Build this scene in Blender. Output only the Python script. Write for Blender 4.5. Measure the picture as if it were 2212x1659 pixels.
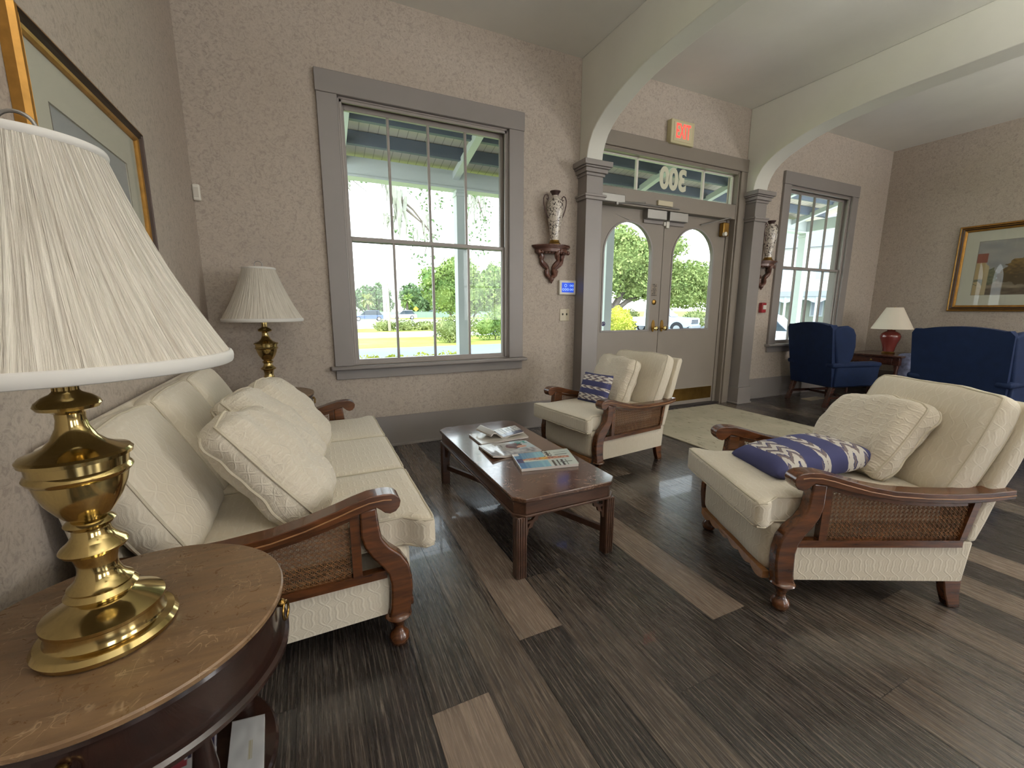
import bpy, bmesh, math, random
from mathutils import Vector, Matrix, Euler, noise
from mathutils.geometry import tessellate_polygon
R = math.radians
PI = math.pi
S = bpy.context.scene
for o in list(bpy.data.objects):
    bpy.data.objects.remove(o)
COL = S.collection

# ------------------------------------------------------------------ camera
CAM_H = 1.13
cam_d = bpy.data.cameras.new('camera')
cam = bpy.data.objects.new('camera', cam_d)
COL.objects.link(cam)
cam_d.sensor_width = 36.0
cam_d.sensor_fit = 'HORIZONTAL'
cam_d.lens = 914.94 / 2212 * 36.0
cam_d.clip_start = 0.03
cam_d.clip_end = 600
YAW, PITCH, ROLL = 0.4413988, 0.1764049, 0.0017105
fw = Vector((math.sin(YAW) * math.cos(PITCH), math.cos(YAW) * math.cos(PITCH), -math.sin(PITCH)))
rt = Vector((math.cos(YAW), -math.sin(YAW), 0))
up = rt.cross(fw)
r2 = rt * math.cos(ROLL) + up * math.sin(ROLL)
u2 = -rt * math.sin(ROLL) + up * math.cos(ROLL)
m = Matrix((r2, u2, -fw)).transposed().to_4x4()
m.translation = Vector((0, 0, CAM_H))
cam.matrix_world = m
S.camera = cam

# ------------------------------------------------------------------ world, lights, exposure
S.view_settings.view_transform = 'Standard'
S.view_settings.look = 'None'
S.view_settings.gamma = 1.0
S.view_settings.exposure = 0.2
S.view_settings.use_curve_mapping = False
S.cycles.use_denoising = True
S.cycles.max_bounces = 9
S.cycles.diffuse_bounces = 5
S.cycles.glossy_bounces = 4
S.cycles.transparent_max_bounces = 24
S.cycles.caustics_reflective = False
S.cycles.caustics_refractive = False
S.cycles.sample_clamp_indirect = 6.0

W = bpy.data.worlds.new('overcast_sky')
S.world = W
W.use_nodes = True
wn = W.node_tree.nodes
wl = W.node_tree.links
bg = wn['Background']
tc = wn.new('ShaderNodeTexCoord')
sx = wn.new('ShaderNodeSeparateXYZ')
rp = wn.new('ShaderNodeValToRGB')
wl.new(tc.outputs['Generated'], sx.inputs[0])
wl.new(sx.outputs['Z'], rp.inputs[0])
wl.new(rp.outputs[0], bg.inputs[0])
rp.color_ramp.elements[0].position = 0.0
rp.color_ramp.elements[0].color = (1.0, 1.0, 1.0, 1)
rp.color_ramp.elements[1].position = 0.8
rp.color_ramp.elements[1].color = (0.72, 0.83, 1.0, 1)
bg.inputs[1].default_value = 4.5

def light(name, kind, loc, target, energy, color=(1, 1, 1), size=(1, 1), portal=False, spread=None):
    d = bpy.data.lights.new(name, kind)
    o = bpy.data.objects.new(name, d)
    COL.objects.link(o)
    o.location = loc
    o.rotation_euler = (Vector(target) - Vector(loc)).to_track_quat('-Z', 'Y').to_euler()
    d.energy = energy
    d.color = color
    if kind == 'AREA':
        d.shape = 'RECTANGLE'
        d.size, d.size_y = size
        d.cycles.is_portal = portal
        if spread:
            d.spread = spread
    return o

sun = light('sun', 'SUN', (0, -10, 30), (4, 12, 0), 3.0, (1.0, 0.95, 0.85))
sun.data.angle = R(12)
# sky portals in the three glazed openings of the front wall
light('window_portal', 'AREA', (0.95, 3.72, 1.645), (0.95, 0, 1.645), 1, size=(1.33, 1.91), portal=True)
light('window_portal', 'AREA', (6.01, 3.72, 1.645), (6.01, 0, 1.645), 1, size=(1.30, 1.91), portal=True)
light('window_portal', 'AREA', (3.52, 3.72, 1.75), (3.52, 0, 1.75), 1, size=(1.8, 1.8), portal=True)
# fill lights added in place of daylight at unseen windows (behind the camera)
FILL = (1.0, 0.985, 0.96)
light('rear_window_fill', 'AREA', (1.6, -4.40, 1.75), (1.6, 0, 3.0), 20, FILL, size=(1.3, 1.9))
light('rear_window_fill', 'AREA', (4.6, -4.40, 1.75), (4.6, 0, 3.0), 20, FILL, size=(1.3, 1.9))
light('side_window_fill', 'AREA', (7.44, -3.6, 1.75), (-.6, .8, 2.2), 130, FILL, size=(1.3, 1.9))

# ------------------------------------------------------------------ mesh builder
class MB:
    def __init__(s):
        s.v = []; s.f = []; s.mi = []; s.uv = None; s.cur = 0
    def add(s, vs, fs, M=None):
        n = len(s.v)
        for p in vs:
            p = Vector(p)
            s.v.append(M @ p if M else p)
        for f in fs:
            s.f.append(tuple(i + n for i in f)); s.mi.append(s.cur)
        return s
    def box(s, x0, x1, y0, y1, z0, z1, M=None):
        vs = [(x, y, z) for x in (x0, x1) for y in (y0, y1) for z in (z0, z1)]
        return s.add(vs, [(0, 1, 3, 2), (4, 6, 7, 5), (0, 4, 5, 1), (2, 3, 7, 6), (0, 2, 6, 4), (1, 5, 7, 3)], M)
    def prism(s, outline, a, b, plane='xz', holes=(), M=None):
        """extrude a 2D outline between a and b along the axis missing from plane"""
        def P(q, t):
            u, v = q
            return {'xz': (u, t, v), 'xy': (u, v, t), 'yz': (t, u, v)}[plane]
        loops = [list(outline)] + [list(h) for h in holes]
        tris = tessellate_polygon([[Vector((q[0], q[1], 0)) for q in L] for L in loops])
        pts = [q for L in loops for q in L]
        N = len(pts)
        vs = [P(q, a) for q in pts] + [P(q, b) for q in pts]
        fs = [tuple(t) for t in tris] + [tuple(i + N for i in reversed(t)) for t in tris]
        k = 0
        for L in loops:
            n = len(L)
            for i in range(n):
                j = (i + 1) % n
                fs.append((k + i, k + j, k + j + N, k + i + N))
            k += n
        return s.add(vs, fs, M)
    def lathe(s, prof, c=(0, 0, 0), n=32, M=None, rib=None, cap=True):
        vs = []; fs = []
        for (r, z) in prof:
            for i in range(n):
                a = 2 * PI * i / n
                rr = r * (rib(a, z) if rib else 1)
                vs.append((c[0] + rr * math.cos(a), c[1] + rr * math.sin(a), c[2] + z))
        for k in range(len(prof) - 1):
            for i in range(n):
                j = (i + 1) % n
                fs.append((k * n + i, k * n + j, (k + 1) * n + j, (k + 1) * n + i))
        if cap:
            if prof[0][0] > 1e-5: fs.append(tuple(reversed(range(n))))
            if prof[-1][0] > 1e-5: fs.append(tuple(range((len(prof) - 1) * n, len(prof) * n)))
        return s.add(vs, fs, M)
    def tube(s, path, r, n=8, closed=False, M=None, flat=None):
        path = [Vector(p) for p in path]
        m = len(path)
        rs = r if isinstance(r, (list, tuple)) else [r] * m
        vs = []; fs = []
        prevn = None
        for i, p in enumerate(path):
            if closed:
                t = path[(i + 1) % m] - path[i - 1]
            else:
                t = path[min(i + 1, m - 1)] - path[max(i - 1, 0)]
            if t.length < 1e-9: t = Vector((0, 0, 1))
            t.normalize()
            if prevn is None:
                a = Vector((0, 0, 1)) if abs(t.z) < 0.9 else Vector((1, 0, 0))
                nn = t.cross(a).normalized()
            else:
                nn = (prevn - t * prevn.dot(t))
                nn = nn.normalized() if nn.length > 1e-6 else prevn
            prevn = nn
            bb = t.cross(nn)
            for k in range(n):
                a = 2 * PI * k / n
                e = nn * math.cos(a) + bb * math.sin(a)
                if flat: e = Vector((e.x * flat[0], e.y * flat[1], e.z * flat[2]))
                vs.append(p + e * rs[i])
        for i in range(m if closed else m - 1):
            i2 = (i + 1) % m
            for k in range(n):
                k2 = (k + 1) % n
                fs.append((i * n + k, i * n + k2, i2 * n + k2, i2 * n + k))
        if not closed:
            fs.append(tuple(reversed(range(n)))); fs.append(tuple(range((m - 1) * n, m * n)))
        return s.add(vs, fs, M)
    def ball(s, c, r, n=12, sc=(1, 1, 1), M=None):
        prof = []
        h = n // 2
        vs = []; fs = []
        for i in range(h + 1):
            th = PI * i / h
            for k in range(n):
                a = 2 * PI * k / n
                vs.append((c[0] + r * sc[0] * math.sin(th) * math.cos(a), c[1] + r * sc[1] * math.sin(th) * math.sin(a), c[2] + r * sc[2] * math.cos(th)))
        for i in range(h):
            for k in range(n):
                k2 = (k + 1) % n
                fs.append((i * n + k, (i + 1) * n + k, (i + 1) * n + k2, i * n + k2))
        return s.add(vs, fs, M)
    def rbox(s, a, b, c, r, n=10, bulge=0.0, belly=0.0, wr=0.0, wf=6.0, seed=0, M=None, warp=None):
        """soft rounded box, half sizes a b c; bulge domes the z faces"""
        F = rfunc(a, b, c, r, bulge, belly, wr, wf, seed, warp)
        vs = []; fs = []
        idx = {}
        def V(p):
            k = tuple(round(q, 5) for q in p)
            if k not in idx:
                idx[k] = len(vs); vs.append(F(Vector(p)))
            return idx[k]
        # denser near the edges
        g = [math.sin(PI / 2 * (2 * i / n - 1)) * 0.35 + (2 * i / n - 1) * 0.65 for i in range(n + 1)]
        for ax in range(3):
            for sg in (-1, 1):
                for i in range(n):
                    for j in range(n):
                        q = []
                        for (di, dj) in ((0, 0), (1, 0), (1, 1), (0, 1)):
                            p = [0, 0, 0]
                            p[ax] = sg; p[(ax + 1) % 3] = g[i + di]; p[(ax + 2) % 3] = g[j + dj]
                            q.append(V(p))
                        if sg < 0: q.reverse()
                        fs.append(tuple(q))
        return s.add(vs, fs, M)

def rfunc(a, b, c, r, bulge=0.0, belly=0.0, wr=0.0, wf=6.0, seed=0, warp=None):
    def F(p):
        P = Vector((a * p.x, b * p.y, c * p.z))
        I = Vector((max(-a + r, min(a - r, P.x)), max(-b + r, min(b - r, P.y)), max(-c + r, min(c - r, P.z))))
        d = P - I
        if d.length > 1e-9:
            P = I + d.normalized() * r
        u, v, w = P.x / a, P.y / b, P.z / c
        P.z += bulge * max(0, 1 - u ** 4) * max(0, 1 - v ** 4) * (1 if w > 0 else -1) * min(1, abs(w) * 1.5)
        P.x *= 1 + belly * (1 - v * v)
        P.y *= 1 + belly * (1 - u * u)
        if wr:
            q = P * wf + Vector((seed, seed * 1.7, seed * 0.3))
            nn = noise.noise(q) + 0.5 * noise.noise(q * 2.3)
            q2 = Vector((P.x * wf * 0.8, P.y * wf * 3.2, seed)) if seed % 2 else Vector((P.x * wf * 3.2, P.y * wf * 0.8, seed))
            nn += 0.35 * noise.noise(q2)
            P += (d.normalized() if d.length > 1e-9 else Vector((0, 0, 1 if w > 0 else -1))) * nn * wr
        if warp: P = warp(P)
        return P
    return F

def edge_loop(F, z=1, n=14, eps=1.0):
    g = [2 * i / n - 1 for i in range(n)]
    pts = [(t, -1, z) for t in g] + [(1, t, z) for t in g] + [(-t, 1, z) for t in g] + [(-1, -t, z) for t in g]
    return [F(Vector(p)) * eps for p in pts]

def build(mb, name, mats, parent=None, smooth=True, bevel=0.0, seg=2, angle=35, loc=None, sub=0):
    me = bpy.data.meshes.new(name)
    me.from_pydata([tuple(v) for v in mb.v], [], mb.f)
    if not isinstance(mats, (list, tuple)): mats = [mats]
    for m_ in mats: me.materials.append(m_)
    if len(mats) > 1:
        for p, i in zip(me.polygons, mb.mi): p.material_index = i
    bm = bmesh.new(); bm.from_mesh(me)
    bmesh.ops.remove_doubles(bm, verts=bm.verts, dist=1e-5)
    bmesh.ops.recalc_face_normals(bm, faces=bm.faces)
    bm.to_mesh(me); bm.free()
    box_uv(me)
    if smooth:
        for p in me.polygons: p.use_smooth = True
        me.set_sharp_from_angle(angle=R(angle))
    o = bpy.data.objects.new(name, me)
    COL.objects.link(o)
    if parent: o.parent = parent
    if loc: o.location = loc
    if bevel:
        b = o.modifiers.new('bevel', 'BEVEL'); b.width = bevel; b.segments = seg; b.limit_method = 'ANGLE'; b.angle_limit = R(40)
    if sub:
        b = o.modifiers.new('subdivision', 'SUBSURF'); b.levels = sub; b.render_levels = sub
    return o

def box_uv(me):
    uv = me.uv_layers.new(name='UVMap')
    vs = me.vertices
    for p in me.polygons:
        n = p.normal
        ax = max(range(3), key=lambda i: abs(n[i]))
        for li in p.loop_indices:
            c = vs[me.loops[li].vertex_index].co
            uv.data[li].uv = (c[1], c[2]) if ax == 0 else ((c[0], c[2]) if ax == 1 else (c[0], c[1]))

def tag(o, label=None, cat=None, group=None, kind=None):
    if label: o['label'] = label
    if cat: o['category'] = cat
    if group: o['group'] = group
    if kind: o['kind'] = kind
    return o

def thing(name, loc, label=None, cat=None, rz=0, group=None, kind=None, scale=1):
    o = bpy.data.objects.new(name, None)
    o.empty_display_size = 0.1
    COL.objects.link(o)
    o.location = loc; o.rotation_euler = (0, 0, rz); o.scale = (scale,) * 3
    return tag(o, label, cat, group, kind)

def copy_tree(o, parent=None):
    kids = [c for c in bpy.data.objects if c.parent == o]
    c = o.copy(); COL.objects.link(c); c.parent = parent
    for k in kids: copy_tree(k, c)
    return c

def struct(mb, name, mats, parent=None, **k):
    o = build(mb, name, mats, parent, **k)
    if parent is None: o['kind'] = 'structure'
    return o

# ------------------------------------------------------------------ materials
def srgb(r, g, b):
    f = lambda c: (c / 255 / 12.92) if c / 255 <= 0.04045 else ((c / 255 + 0.055) / 1.055) ** 2.4
    return (f(r), f(g), f(b), 1)

class NT:
    def __init__(s, name):
        s.m = bpy.data.materials.new(name); s.m.use_nodes = True
        s.n = s.m.node_tree.nodes; s.l = s.m.node_tree.links
        s.b = s.n['Principled BSDF']; s.out = s.n['Material Output']
    def new(s, t, **k):
        n = s.n.new(t)
        for a, v in k.items(): setattr(n, a, v)
        return n
    def link(s, a, b): s.l.new(a, b)
    def coord(s, kind='Object', scale=(1, 1, 1), rot=(0, 0, 0)):
        t = s.new('ShaderNodeTexCoord'); mp = s.new('ShaderNodeMapping')
        s.link(t.outputs[kind], mp.inputs[0])
        mp.inputs['Scale'].default_value = scale; mp.inputs['Rotation'].default_value = rot
        return mp.outputs[0]
    def noise(s, vec, scale, detail=4, rough=0.55, dist=0.0):
        n = s.new('ShaderNodeTexNoise'); s.link(vec, n.inputs['Vector'])
        n.inputs['Scale'].default_value = scale; n.inputs['Detail'].default_value = detail
        n.inputs['Roughness'].default_value = rough; n.inputs['Distortion'].default_value = dist
        return n.outputs['Fac']
    def ramp(s, fac, stops, interp='LINEAR'):
        r = s.new('ShaderNodeValToRGB'); s.link(fac, r.inputs[0]); cr = r.color_ramp; cr.interpolation = interp
        while len(cr.elements) < len(stops): cr.elements.new(0.5)
        for e, (p, c) in zip(cr.elements, stops):
            e.position = p; e.color = c if hasattr(c, '__len__') else (c, c, c, 1)
        return r.outputs[0]
    def math(s, op, a, b=None, c=None):
        n = s.new('ShaderNodeMath', operation=op)
        for i, v in enumerate((a, b, c)):
            if v is None: continue
            if isinstance(v, (int, float)): n.inputs[i].default_value = v
            else: s.link(v, n.inputs[i])
        return n.outputs[0]
    def mix(s, fac, a, b, blend='MIX'):
        n = s.new('ShaderNodeMix', data_type='RGBA', blend_type=blend)
        if isinstance(fac, (int, float)): n.inputs[0].default_value = fac
        else: s.link(fac, n.inputs[0])
        for i, v in ((6, a), (7, b)):
            if hasattr(v, '__len__'): n.inputs[i].default_value = v
            else: s.link(v, n.inputs[i])
        return n.outputs[2]
    def bump(s, h, strength=0.2, dist=0.01):
        n = s.new('ShaderNodeBump'); n.inputs['Strength'].default_value = strength; n.inputs['Distance'].default_value = dist
        s.link(h, n.inputs['Height']); s.link(n.outputs[0], s.b.inputs['Normal'])
        return n
    def set(s, color=None, rough=None, metal=None, spec=None, coat=None):
        for key, v in (('Base Color', color), ('Roughness', rough), ('Metallic', metal), ('Specular IOR Level', spec), ('Coat Weight', coat)):
            if v is None: continue
            i = s.b.inputs[key]
            if isinstance(v, (int, float)) or hasattr(v, '__len__'): i.default_value = v
            else: s.link(v, i)
        return s.m

def simple(name, col, rough=0.5, metal=0.0, spec=0.5, nz=0.0, nscale=8, bump=0.0, bscale=60, coat=0.0):
    t = NT(name)
    if nz:
        f = t.noise(t.coord(), nscale)
        c2 = tuple(min(1, c * (1 - nz)) for c in col[:3]) + (1,)
        c3 = tuple(min(1, c * (1 + nz)) for c in col[:3]) + (1,)
        c = t.ramp(f, [(0.3, c2), (0.7, c3)])
    else: c = col
    if bump:
        t.bump(t.noise(t.coord(), bscale), bump, 0.005)
    return t.set(c, rough, metal, spec, coat)

M = {}
# wallpaper: fine mottled taupe
t = NT('mottled_wallpaper')
v = t.coord()
f1 = t.noise(v, 34, 5, 0.6, 1.8)
f2 = t.noise(v, 100, 3, 0.6, 2.5)
f3 = t.noise(v, 1.4, 2)
c1 = t.ramp(f1, [(0.36, srgb(142, 131, 121)), (0.47, srgb(171, 160, 148)), (0.62, srgb(184, 173, 160))])
c2 = t.ramp(f2, [(0.33, srgb(134, 123, 112)), (0.43, srgb(184, 173, 161))])
c = t.mix(0.38, c1, c2)
c = t.mix(t.ramp(f3, [(0.35, 0.0), (0.7, 0.22)]), c, srgb(168, 153, 138))
t.bump(f2, 0.12, 0.004)
M['paper'] = t.set(c, 0.62, 0, 0.35)
M['ceil'] = simple('painted_plaster', srgb(226, 225, 218), 0.6, nz=0.03, nscale=2.5, bump=0.06, bscale=140, spec=0.3)
M['beam'] = simple('painted_beam_plaster', srgb(222, 222, 212), 0.5, nz=0.03, nscale=3, bump=0.06, bscale=90, spec=0.35)
M['trim'] = simple('grey_taupe_trim_paint', srgb(136, 130, 127), 0.38, nz=0.03, nscale=4, bump=0.03, bscale=30)
M['trimdoor'] = simple('taupe_door_paint', srgb(130, 121, 111), 0.40, nz=0.03, nscale=4, bump=0.03, bscale=30)
M['sash'] = simple('grey_sash_paint', srgb(150, 143, 138), 0.35)
M['white'] = simple('white_plastic', srgb(222, 219, 208), 0.4)
M['ivory'] = simple('ivory_plastic', srgb(196, 186, 160), 0.4)
M['brass'] = simple('polished_brass', srgb(196, 174, 118), 0.12, 1.0, nz=0.12, nscale=3)
M['oldbrass'] = simple('worn_brass', srgb(150, 118, 62), 0.28, 1.0, nz=0.2, nscale=9)
M['steel'] = simple('grey_metal', srgb(150, 148, 144), 0.35, 0.7)
M['dark'] = simple('dark_metal', srgb(45, 42, 42), 0.45, 0.3)
M['cord'] = simple('brown_cord', srgb(52, 36, 26), 0.5)

def wood(name, dark, light_, rough=0.3, scale=1.0, rot=(0, 0, 0), coat=0.3, worn=None):
    t = NT(name)
    v = t.coord('Object', (2 * scale, 14 * scale, 14 * scale), rot)
    f = t.noise(v, 3.0, 6, 0.6, 0.8)
    c = t.ramp(f, [(0.3, dark), (0.7, light_)])
    if worn:
        v2 = t.coord('Object', (1, 1, 1))
        g = t.noise(v2, 30, 8, 0.75, 1.5)
        h = t.noise(v2, 5.0, 4, 0.6)
        sc1 = t.ramp(t.noise(t.coord('Object', (1, .35, 1), (0, 0, .5)), 26, 2, .5, 1.2), [(.485, 0.0), (.5, 1.0), (.515, 0.0)])
        sc2 = t.ramp(t.noise(t.coord('Object', (.4, 1, 1), (0, 0, .3)), 30, 2, .5, 1.0), [(.485, 0.0), (.5, 1.0), (.515, 0.0)])
        lines = t.math('MULTIPLY', t.math('MAXIMUM', sc1, sc2), t.ramp(t.noise(v2, 16, 3, .6), [(.52, 0.0), (.60, .5)]))
        mk = t.math('MAXIMUM', t.math('MULTIPLY', t.ramp(g, [(0.56, 0.0), (0.66, 0.6)]), t.ramp(h, [(0.50, 0.0), (0.62, 0.8)])), lines)
        c = t.mix(mk, c, worn); t.bump(mk, .15, .001)
        rr = t.ramp(g, [(0.4, rough * 0.9), (0.75, min(1, rough * 2.0))])
        return t.set(c, rr, 0, 0.5, coat)
    t.bump(f, 0.05, 0.003)
    return t.set(c, rough, 0, 0.5, coat)
M['arm'] = wood('polished_brown_wood', srgb(54, 29, 14), srgb(104, 61, 32), 0.26)
M['armlight'] = wood('worn_light_wood', srgb(130, 88, 52), srgb(170, 122, 76), 0.35)
M['mahog'] = wood('dark_mahogany', srgb(48, 26, 20), srgb(80, 46, 34), 0.25)
M['ctop'] = wood('coffee_table_top_wood', srgb(70, 46, 34), srgb(98, 68, 50), 0.16, worn=srgb(170, 140, 116), coat=0.8)
M['ctop'].node_tree.nodes['Principled BSDF'].inputs['Coat Roughness'].default_value = .09
M['cwood'] = wood('coffee_table_wood', srgb(60, 40, 30), srgb(90, 62, 46), 0.3)
M['dtop'] = wood('drum_table_top_wood', srgb(104, 80, 56), srgb(132, 104, 74), 0.30, scale=0.8, worn=srgb(196, 170, 136), coat=0.1)
M['ddark'] = wood('near_black_mahogany', srgb(30, 18, 15), srgb(48, 28, 22), 0.22)
M['cane'] = wood('woven_cane_strips', srgb(100, 66, 38), srgb(140, 98, 60), 0.5, coat=0)
M['carved'] = wood('carved_reddish_wood', srgb(78, 48, 40), srgb(110, 74, 60), 0.35)

def damask(name, base, line, scale=20.0, bstr=0.32, soft=0.12):
    t = NT(name)
    tcn = t.new('ShaderNodeTexCoord'); sp = t.new('ShaderNodeSeparateXYZ')
    t.link(tcn.outputs['UV'], sp.inputs[0])
    ku, kv = scale * PI, scale * PI * 0.7
    wob = t.noise(t.coord('UV'), 7, 2)
    u = t.math('ADD', t.math('MULTIPLY', sp.outputs[0], ku), t.math('MULTIPLY', wob, 1.6))
    w = t.math('MULTIPLY', sp.outputs[1], kv)
    sw = t.math('MULTIPLY', t.math('SINE', w), 1.15)
    s3 = t.math('MULTIPLY', t.math('SINE', t.math('MULTIPLY', w, 3.0)), 0.28)
    sw = t.math('ADD', sw, s3)
    a = t.math('ABSOLUTE', t.math('SINE', t.math('ADD', u, sw)))
    b = t.math('ABSOLUTE', t.math('SINE', t.math('SUBTRACT', u, sw)))
    mn = t.math('MINIMUM', a, b)
    ridge = t.ramp(mn, [(0.0, 1.0), (0.16, 0.6), (0.30, 0.0), (0.55, 0.0), (0.62, 0.45), (0.7, 0.0)])
    weave = t.noise(t.coord('UV'), 420, 2)
    fold = t.noise(t.coord('UV', (1, 2.2, 1)), 5.5, 4, 0.6, 1.2)
    h = t.math('ADD', t.math('MULTIPLY', ridge, 0.5), t.math('MULTIPLY', weave, 0.35))
    h = t.math('ADD', h, t.math('MULTIPLY', fold, soft * 10))
    t.bump(h, bstr, 0.006)
    c = t.mix(t.math('MULTIPLY', ridge, 0.35), base, line)
    d = t.noise(t.coord('Object'), 3.5, 3)
    c = t.mix(t.ramp(d, [(0.35, 0.0), (0.75, 0.25)]), c, srgb(196, 180, 152))
    t.b.inputs['Sheen Weight'].default_value = 0.25
    return t.set(c, 0.85, 0, 0.2)
M['cream'] = damask('cream_damask', srgb(214, 205, 186), srgb(230, 224, 208))
M['creampillow'] = damask('cream_damask_crumpled', srgb(214, 205, 187), srgb(230, 224, 208), bstr=0.6, soft=0.42)
M['piping'] = simple('cream_piping', srgb(200, 191, 170), 0.8, spec=0.2, bump=0.2, bscale=300)
M['blue'] = simple('navy_blue_upholstery', srgb(18, 35, 68), 0.75, spec=0.25, nz=0.12, nscale=14, bump=0.15, bscale=350)
M['ikatfloral'] = simple('blue_grey_patterned_upholstery', srgb(96, 100, 122), 0.85, spec=0.2, nz=0.6, nscale=16, bump=0.1, bscale=100)

def ikat(name, axis=0, lo=-0.2, hi=0.2, rep=15.0):
    """navy bands with cream ikat bands, across an object-space axis"""
    t = NT(name)
    tcn = t.new('ShaderNodeTexCoord'); sp = t.new('ShaderNodeSeparateXYZ')
    t.link(tcn.outputs['Object'], sp.inputs[0])
    u = t.math('DIVIDE', t.math('SUBTRACT', sp.outputs[axis], lo), hi - lo)
    w = sp.outputs[1 - axis]
    navy = srgb(66, 68, 104); cream = srgb(208, 203, 194); brown = srgb(120, 108, 108)
    jag = t.noise(t.coord('Object', (1, 1, 1)), 70, 2)
    saw = t.math('PINGPONG', t.math('MULTIPLY', u, 9.0), 0.5)
    ph = t.math('FRACT', t.math('ADD', t.math('ADD', t.math('MULTIPLY', w, rep), t.math('MULTIPLY', saw, 1.4)), t.math('MULTIPLY', jag, 0.45)))
    inner = t.ramp(ph, [(0.0, navy), (0.10, navy), (0.14, cream), (0.62, cream), (0.66, brown), (0.98, brown)])
    band = t.ramp(u, [(0.0, 0), (0.09, 1), (0.28, 0), (0.44, 1), (0.53, 0), (0.70, 1), (0.91, 0)], 'CONSTANT')
    c = t.mix(band, navy, inner)
    t.bump(t.noise(t.coord('Object'), 300, 2), 0.15, 0.003)
    return t.set(c, 0.85, 0, 0.2)
M['ikatx'] = ikat('navy_cream_ikat_cloth', 0, -0.20, 0.205)
M['ikaty'] = ikat('navy_cream_ikat_cloth_vertical', 1, -0.12, 0.12)

# lampshade: gathered off white fabric
t = NT('gathered_lampshade_fabric')
tcn = t.new('ShaderNodeTexCoord'); sp = t.new('ShaderNodeSeparateXYZ'); t.link(tcn.outputs['Object'], sp.inputs[0])
ang = t.math('ARCTAN2', sp.outputs[1], sp.outputs[0])
cv = t.new('ShaderNodeCombineXYZ')
t.link(t.math('MULTIPLY', ang, 14.0), cv.inputs[0]); t.link(t.math('MULTIPLY', sp.outputs[2], 2.0), cv.inputs[1])
f = t.noise(cv.outputs[0], 2.6, 4, 0.6, 0.5)
t.bump(f, 0.9, 0.010)
c = t.ramp(f, [(0.3, srgb(190, 182, 168)), (0.6, srgb(226, 220, 207))])
t.b.inputs['Transmission Weight'].default_value = 0.0
M['shade'] = t.set(c, 0.8, 0, 0.2)
M['shadetrim'] = simple('shade_trim_cloth', srgb(212, 210, 204), 0.7)
M['shadesmooth'] = simple('plain_lampshade_fabric', srgb(222, 212, 194), 0.8)

# glass: mostly clear pane with a sharp reflection
def glass(name, tint=(0.93, 0.96, 0.95, 1)):
    m_ = bpy.data.materials.new(name); m_.use_nodes = True
    n = m_.node_tree.nodes; l = m_.node_tree.links; n.clear()
    out = n.new('ShaderNodeOutputMaterial'); mx = n.new('ShaderNodeMixShader')
    tr = n.new('ShaderNodeBsdfTransparent'); gl = n.new('ShaderNodeBsdfGlossy'); lw = n.new('ShaderNodeLayerWeight'); lw.inputs[0].default_value = 0.5
    pw = n.new('ShaderNodeMath'); pw.operation = 'POWER'; pw.inputs[1].default_value = 5.0; ma = n.new('ShaderNodeMath'); ma.operation = 'MULTIPLY_ADD'; ma.inputs[1].default_value = 0.6; ma.inputs[2].default_value = 0.02
    l.new(lw.outputs['Facing'], pw.inputs[0]); l.new(pw.outputs[0], ma.inputs[0])
    tr.inputs[0].default_value = tint; gl.inputs['Roughness'].default_value = 0.01
    l.new(ma.outputs[0], mx.inputs[0]); l.new(tr.outputs[0], mx.inputs[1]); l.new(gl.outputs[0], mx.inputs[2]); l.new(mx.outputs[0], out.inputs[0])
    return m_
M['glass'] = glass('window_glass')
M['picglass'] = glass('picture_glass', (0.97, 0.97, 0.97, 1))

def emis(name, col, st):
    m_ = bpy.data.materials.new(name); m_.use_nodes = True
    b = m_.node_tree.nodes['Principled BSDF']
    b.inputs['Base Color'].default_value = col; b.inputs['Emission Color'].default_value = col; b.inputs['Emission Strength'].default_value = st
    return m_

def vcol(name, rough=0.6, spec=0.4, coat=0.0):
    t = NT(name)
    a = t.new('ShaderNodeAttribute'); a.attribute_name = 'Col'
    return t.set(a.outputs['Color'], rough, 0, spec, coat)
M['print'] = vcol('printed_paper', 0.5)
M['cover'] = vcol('glossy_magazine_cover', 0.22, 0.5, 0.3)
M['pages'] = simple('magazine_pages', srgb(214, 210, 204), 0.7)

def painted(name, nx, ny, P, func, mat, parent, thick=None):
    """a sheet whose print is computed per cell; P(u,v)->point"""
    vs = []; fs = []; cols = []
    for j in range(ny + 1):
        for i in range(nx + 1):
            u, v_ = i / nx, j / ny
            vs.append(P(u, v_)); cols.append(func(u, v_))
    for j in range(ny):
        for i in range(nx):
            a = j * (nx + 1) + i
            fs.append((a, a + 1, a + nx + 2, a + nx + 1))
    me = bpy.data.meshes.new(name); me.from_pydata([tuple(q) for q in vs], [], fs)
    ca = me.color_attributes.new('Col', 'FLOAT_COLOR', 'POINT')
    for i, c in enumerate(cols): ca.data[i].color = c
    me.materials.append(mat)
    for p in me.polygons: p.use_smooth = True
    o = bpy.data.objects.new(name, me); COL.objects.link(o); o.parent = parent
    if thick:
        sm = o.modifiers.new('thickness', 'SOLIDIFY'); sm.thickness = thick; sm.offset = -1
    return o

# ================================================================== ROOM
CEIL, XL, XR, YF, YB = 3.29, -0.62, 7.54, 3.5, -4.5
rnd = random.Random(7)

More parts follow.
